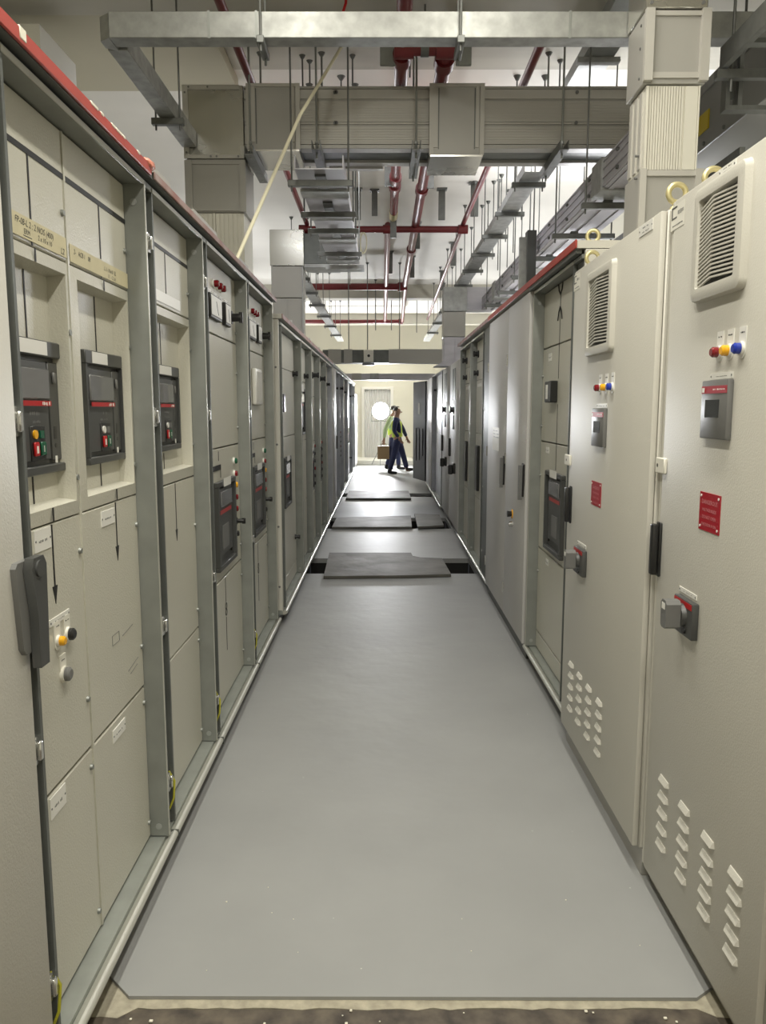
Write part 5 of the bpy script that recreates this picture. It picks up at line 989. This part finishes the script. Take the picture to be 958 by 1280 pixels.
def person(root, P, head_dir, sleeve, vest, hair='hair', cap=None):
    """P: joint dict in world coordinates"""
    V = []; E = []; Rr = []
    def add(p, r, j=None):
        V.append(tuple(p)); Rr.append(r)
        if j is not None: E.append((j, len(V) - 1))
        return len(V) - 1
    f = Vector(head_dir).normalized(); up = Vector((0, 0, 1)); lat = up.cross(f)
    pel = add(P['pelvis'], (0.115, 0.115)); ab = add(Vector(P['pelvis']).lerp(Vector(P['chest']), 0.5), 0.11, pel); chv = add(P['chest'], 0.125, ab); nk = add(P['neck'], 0.055, chv)
    hd = Vector(P['head']); n2 = add(hd - up * 0.055, 0.062, nk); h1 = add(hd + f * 0.01, 0.088, n2); h2 = add(hd + up * 0.075 - f * 0.01, 0.070, h1)
    for s_ in ('l', 'r'):
        h = add(P['hip_' + s_], 0.088, pel); k = add(P['knee_' + s_], 0.056, h); a = add(P['ankle_' + s_], 0.040, k); he = add(Vector(P['ankle_' + s_]) - up * 0.05, 0.040, a); add(Vector(P['toe_' + s_]), 0.03, he)
        sh = add(P['sh_' + s_], 0.062, chv); el = add(P['el_' + s_], 0.042, sh); wr = add(P['wr_' + s_], 0.028, el)
        hand(P['wr_' + s_], Vector(P['wr_' + s_]) - Vector(P['el_' + s_]), f, up, V, E, Rr, wr)
    body = skin_mesh('body', V, E, Rr, 'skin', root, 0, 2)
    # face: nose, eyes, mouth, ears
    def ball(c, r, name, m, sx=(1, 1, 1)):
        bm = bmesh.new(); bmesh.ops.create_uvsphere(bm, u_segments=12, v_segments=8, radius=1)
        for v in bm.verts: v.co = Vector(c) + f * v.co.x * r * sx[0] + lat * v.co.y * r * sx[1] + up * v.co.z * r * sx[2]
        return MB().frombm(bm).build(name, m, body)
    ball(hd + f * 0.098 - up * 0.008, 0.016, 'nose', 'skin', (1.1, 0.8, 1.3))
    for s_ in (-1, 1):
        ball(hd + f * 0.083 + lat * 0.032 * s_ + up * 0.02, 0.011, 'eye', 'white'); ball(hd + f * 0.092 + lat * 0.032 * s_ + up * 0.02, 0.006, 'pupil', 'ink')
        ball(hd + lat * 0.088 * s_ + up * 0.0, 0.028, 'ear', 'skin', (0.6, 0.35, 1.1))
    ball(hd + f * 0.082 - up * 0.045, 0.02, 'mouth', 'redlens', (0.4, 1.0, 0.25))
    bm = bmesh.new(); bmesh.ops.create_uvsphere(bm, u_segments=24, v_segments=16, radius=1)
    bmesh.ops.delete(bm, geom=[v for v in bm.verts if (v.co.z < -0.35 or f.dot(v.co) > 0.25 and v.co.z < 0.62)], context='VERTS')
    for v in bm.verts: v.co = hd - f * 0.012 + up * 0.033 + v.co * 0.096
    MB().frombm(bm).build('hair', hair, body)
    def cloth(name, pts, rad, m, edges=None, root_=0):
        return skin_mesh(name, [tuple(p) for p in pts], edges or [(i, i + 1) for i in range(len(pts) - 1)], rad, m, root, root_, 2)
    L = lambda a, b, t: Vector(P[a]).lerp(Vector(P[b]), t)
    pl = [P['pelvis']]; ed = []; rr = [0.128]; w = Vector(P['pelvis']) + up * 0.10; pl.append(w); rr.append(0.12); ed.append((0, 1))
    for s_ in ('l', 'r'):
        i = len(pl); pl += [P['hip_' + s_], L('hip_' + s_, 'knee_' + s_, 0.5), P['knee_' + s_], L('knee_' + s_, 'ankle_' + s_, 0.55), L('ankle_' + s_, 'knee_' + s_, 0.04)]; rr += [0.102, 0.092, 0.076, 0.068, 0.064]
        ed += [(0, i), (i, i + 1), (i + 1, i + 2), (i + 2, i + 3), (i + 3, i + 4)]
    cloth('trousers', pl, rr, 'navy', ed)
    pl = [Vector(P['pelvis']) + up * 0.06, L('pelvis', 'chest', 0.5), P['chest'], L('chest', 'neck', 0.7)]; rr = [0.135, 0.13, 0.142, 0.075]; ed = [(0, 1), (1, 2), (2, 3)]
    for s_ in ('l', 'r'):
        i = len(pl); pl += [P['sh_' + s_], P['el_' + s_], L('wr_' + s_, 'el_' + s_, 0.12)]; rr += [0.078, 0.058, 0.042]; ed += [(2, i), (i, i + 1), (i + 1, i + 2)]
    cloth('shirt', pl, rr, sleeve, ed, 1)
    if vest:
        pl = [Vector(P['pelvis']) + up * 0.03, L('pelvis', 'chest', 0.5), Vector(P['chest']), L('chest', 'neck', 0.55)]
        cloth('safety_vest', pl, [0.15, 0.146, 0.158, 0.088], 'hivis', None, 1)
    for s_ in ('l', 'r'):
        a = Vector(P['ankle_' + s_]); t = Vector(P['toe_' + s_]); dd = (t - a); dd.z = 0; dd.normalize(); z0 = t.z - 0.031
        cloth('boot', [a + up * 0.06, a - up * 0.02, Vector((a.x, a.y, z0 + 0.044)) - dd * 0.03, Vector((t.x, t.y, z0 + 0.04)) - dd * 0.06, Vector((t.x, t.y, z0 + 0.036)) + dd * 0.035], [0.062, 0.058, (0.046, 0.046), (0.044, 0.044), (0.036, 0.036)], 'boot')
    return body
pa = thing('person', 'person in navy workwear and yellow-green vest striding right across the far aisle', 'person', (0.35, 19.2, 0), 'two people in the far aisle')
person(pa, dict(pelvis=(0.36, 19.22, 0.88), chest=(0.33, 19.22, 1.27), neck=(0.335, 19.22, 1.43), head=(0.36, 19.22, 1.555),
    hip_r=(0.35, 19.13, 0.84), knee_r=(0.27, 19.12, 0.47), ankle_r=(0.17, 19.12, 0.10), toe_r=(0.32, 19.12, 0.034),
    hip_l=(0.38, 19.31, 0.84), knee_l=(0.50, 19.32, 0.49), ankle_l=(0.60, 19.32, 0.13), toe_l=(0.74, 19.32, 0.10),
    sh_r=(0.32, 19.04, 1.36), el_r=(0.27, 19.0, 1.09), wr_r=(0.40, 19.0, 0.90), sh_l=(0.34, 19.40, 1.36), el_l=(0.50, 19.42, 1.12), wr_l=(0.60, 19.42, 0.90)), (1, 0, -0.1), 'navy', True)
pb = thing('person', 'person in pale green sleeves walking behind the other, carrying a brown box', 'person', (0.2, 20.5, 0), 'two people in the far aisle')
person(pb, dict(pelvis=(0.26, 20.5, 0.90), chest=(0.24, 20.5, 1.28), neck=(0.25, 20.5, 1.45), head=(0.30, 20.5, 1.58),
    hip_r=(0.25, 20.41, 0.86), knee_r=(0.22, 20.40, 0.48), ankle_r=(0.10, 20.40, 0.12), toe_r=(0.24, 20.40, 0.05),
    hip_l=(0.28, 20.59, 0.86), knee_l=(0.40, 20.6, 0.48), ankle_l=(0.42, 20.6, 0.10), toe_l=(0.57, 20.6, 0.034),
    sh_r=(0.20, 20.33, 1.37), el_r=(0.06, 20.27, 1.08), wr_r=(0.03, 20.27, 0.82), sh_l=(0.25, 20.68, 1.37), el_l=(0.30, 20.72, 1.08), wr_l=(0.42, 20.72, 0.86)), (1, 0, -0.05), 'greenshirt', True)
bx = thing('carrying_box', 'brown box hanging from the hand of the rear person', 'box', (0.01, 20.27, 0.31))
MB().box(-0.145, 0.165, 20.18, 20.36, 0.31, 0.655, 0.008).build('box_body', 'box', bx); MB().tube([(-0.05, 20.27, 0.655), (-0.05, 20.27, 0.71), (0.08, 20.27, 0.71), (0.08, 20.27, 0.655)], 0.008, 8).build('carry_handle', 'box', bx)

# ================================================================== lights, camera
def area(name, loc, rot, sx, sy, power, col):
    l = bpy.data.lights.new(name, 'AREA'); l.shape = 'RECTANGLE'; l.size = sx; l.size_y = sy; l.energy = power; l.color = col
    o = bpy.data.objects.new(name, l); COL.objects.link(o); o.location = loc; o.rotation_euler = rot; return o
WARM = (1.0, 0.965, 0.86); COOL = (0.97, 0.975, 1.0)
for x in (-0.5, 0.5):
    for y in (-0.9, 1.2, 3.0): area('ceiling_batten', (x, y, 4.0), (0, 0, 0), 0.15, 1.3, 36 if y < 2.5 else 20, WARM)
for x in (-0.75, 0.75): area('ceiling_batten', (x, 7.1, 4.12), (0, 0, 0), 1.2, 0.15, 30, COOL)
for y, pl_, pr_ in ((2.5, 3, 8), (7.5, 8, 50), (12.0, 26, 34), (16.5, 28, 28), (21.0, 30, 30)):
    for s_, pw in ((-1, pl_), (1, pr_)): area('aisle_fill_uplight', (s_ * 2.15, y, 2.75), (PI, 0, 0), 0.5, 3.6, pw, COOL if y > 5 else WARM)  # unseen up-facing fill lights added behind the rows to brighten ceiling and walls
def aim(o, tgt): o.rotation_euler = (Vector(tgt) - o.location).to_track_quat('-Z', 'Y').to_euler()
aim(area('aisle_glint_light', (2.45, 9.3, 2.9), (0, 0, 0), 1.0, 0.7, 60, COOL), (-0.8, 2.2, 1.85))  # unseen area light added for the glints on the near left panels
area('end_wall_fill', (0.0, 22.6, 4.1), (R(-25), 0, 0), 1.6, 0.2, 90, WARM)  # unseen fill light added to brighten the far end wall
w = bpy.data.worlds.new('World'); S.world = w; w.use_nodes = True
w.node_tree.nodes['Background'].inputs['Color'].default_value = (0.9, 0.92, 1, 1); w.node_tree.nodes['Background'].inputs['Strength'].default_value = 0.2
F_PX = 961.0; th = math.atan((640 - 512) / F_PX)
cam = bpy.data.cameras.new('camera'); co = bpy.data.objects.new('camera', cam); COL.objects.link(co)
cam.sensor_fit = 'VERTICAL'; cam.sensor_height = 36; cam.lens = F_PX / 1280 * 36; cam.clip_start = 0.05; cam.clip_end = 100
co.location = (0, 0, 1.6); co.rotation_euler = (PI / 2 - th, 0, 0)
S.camera = co
S.view_settings.view_transform = 'Standard'; S.view_settings.look = 'None'; S.view_settings.gamma = 1; S.view_settings.exposure = 0.2
S.view_settings.use_curve_mapping = False
try: S.cycles.use_denoising = True
except Exception: pass
S.cycles.max_bounces = 8; S.cycles.diffuse_bounces = 5; S.cycles.sample_clamp_indirect = 6
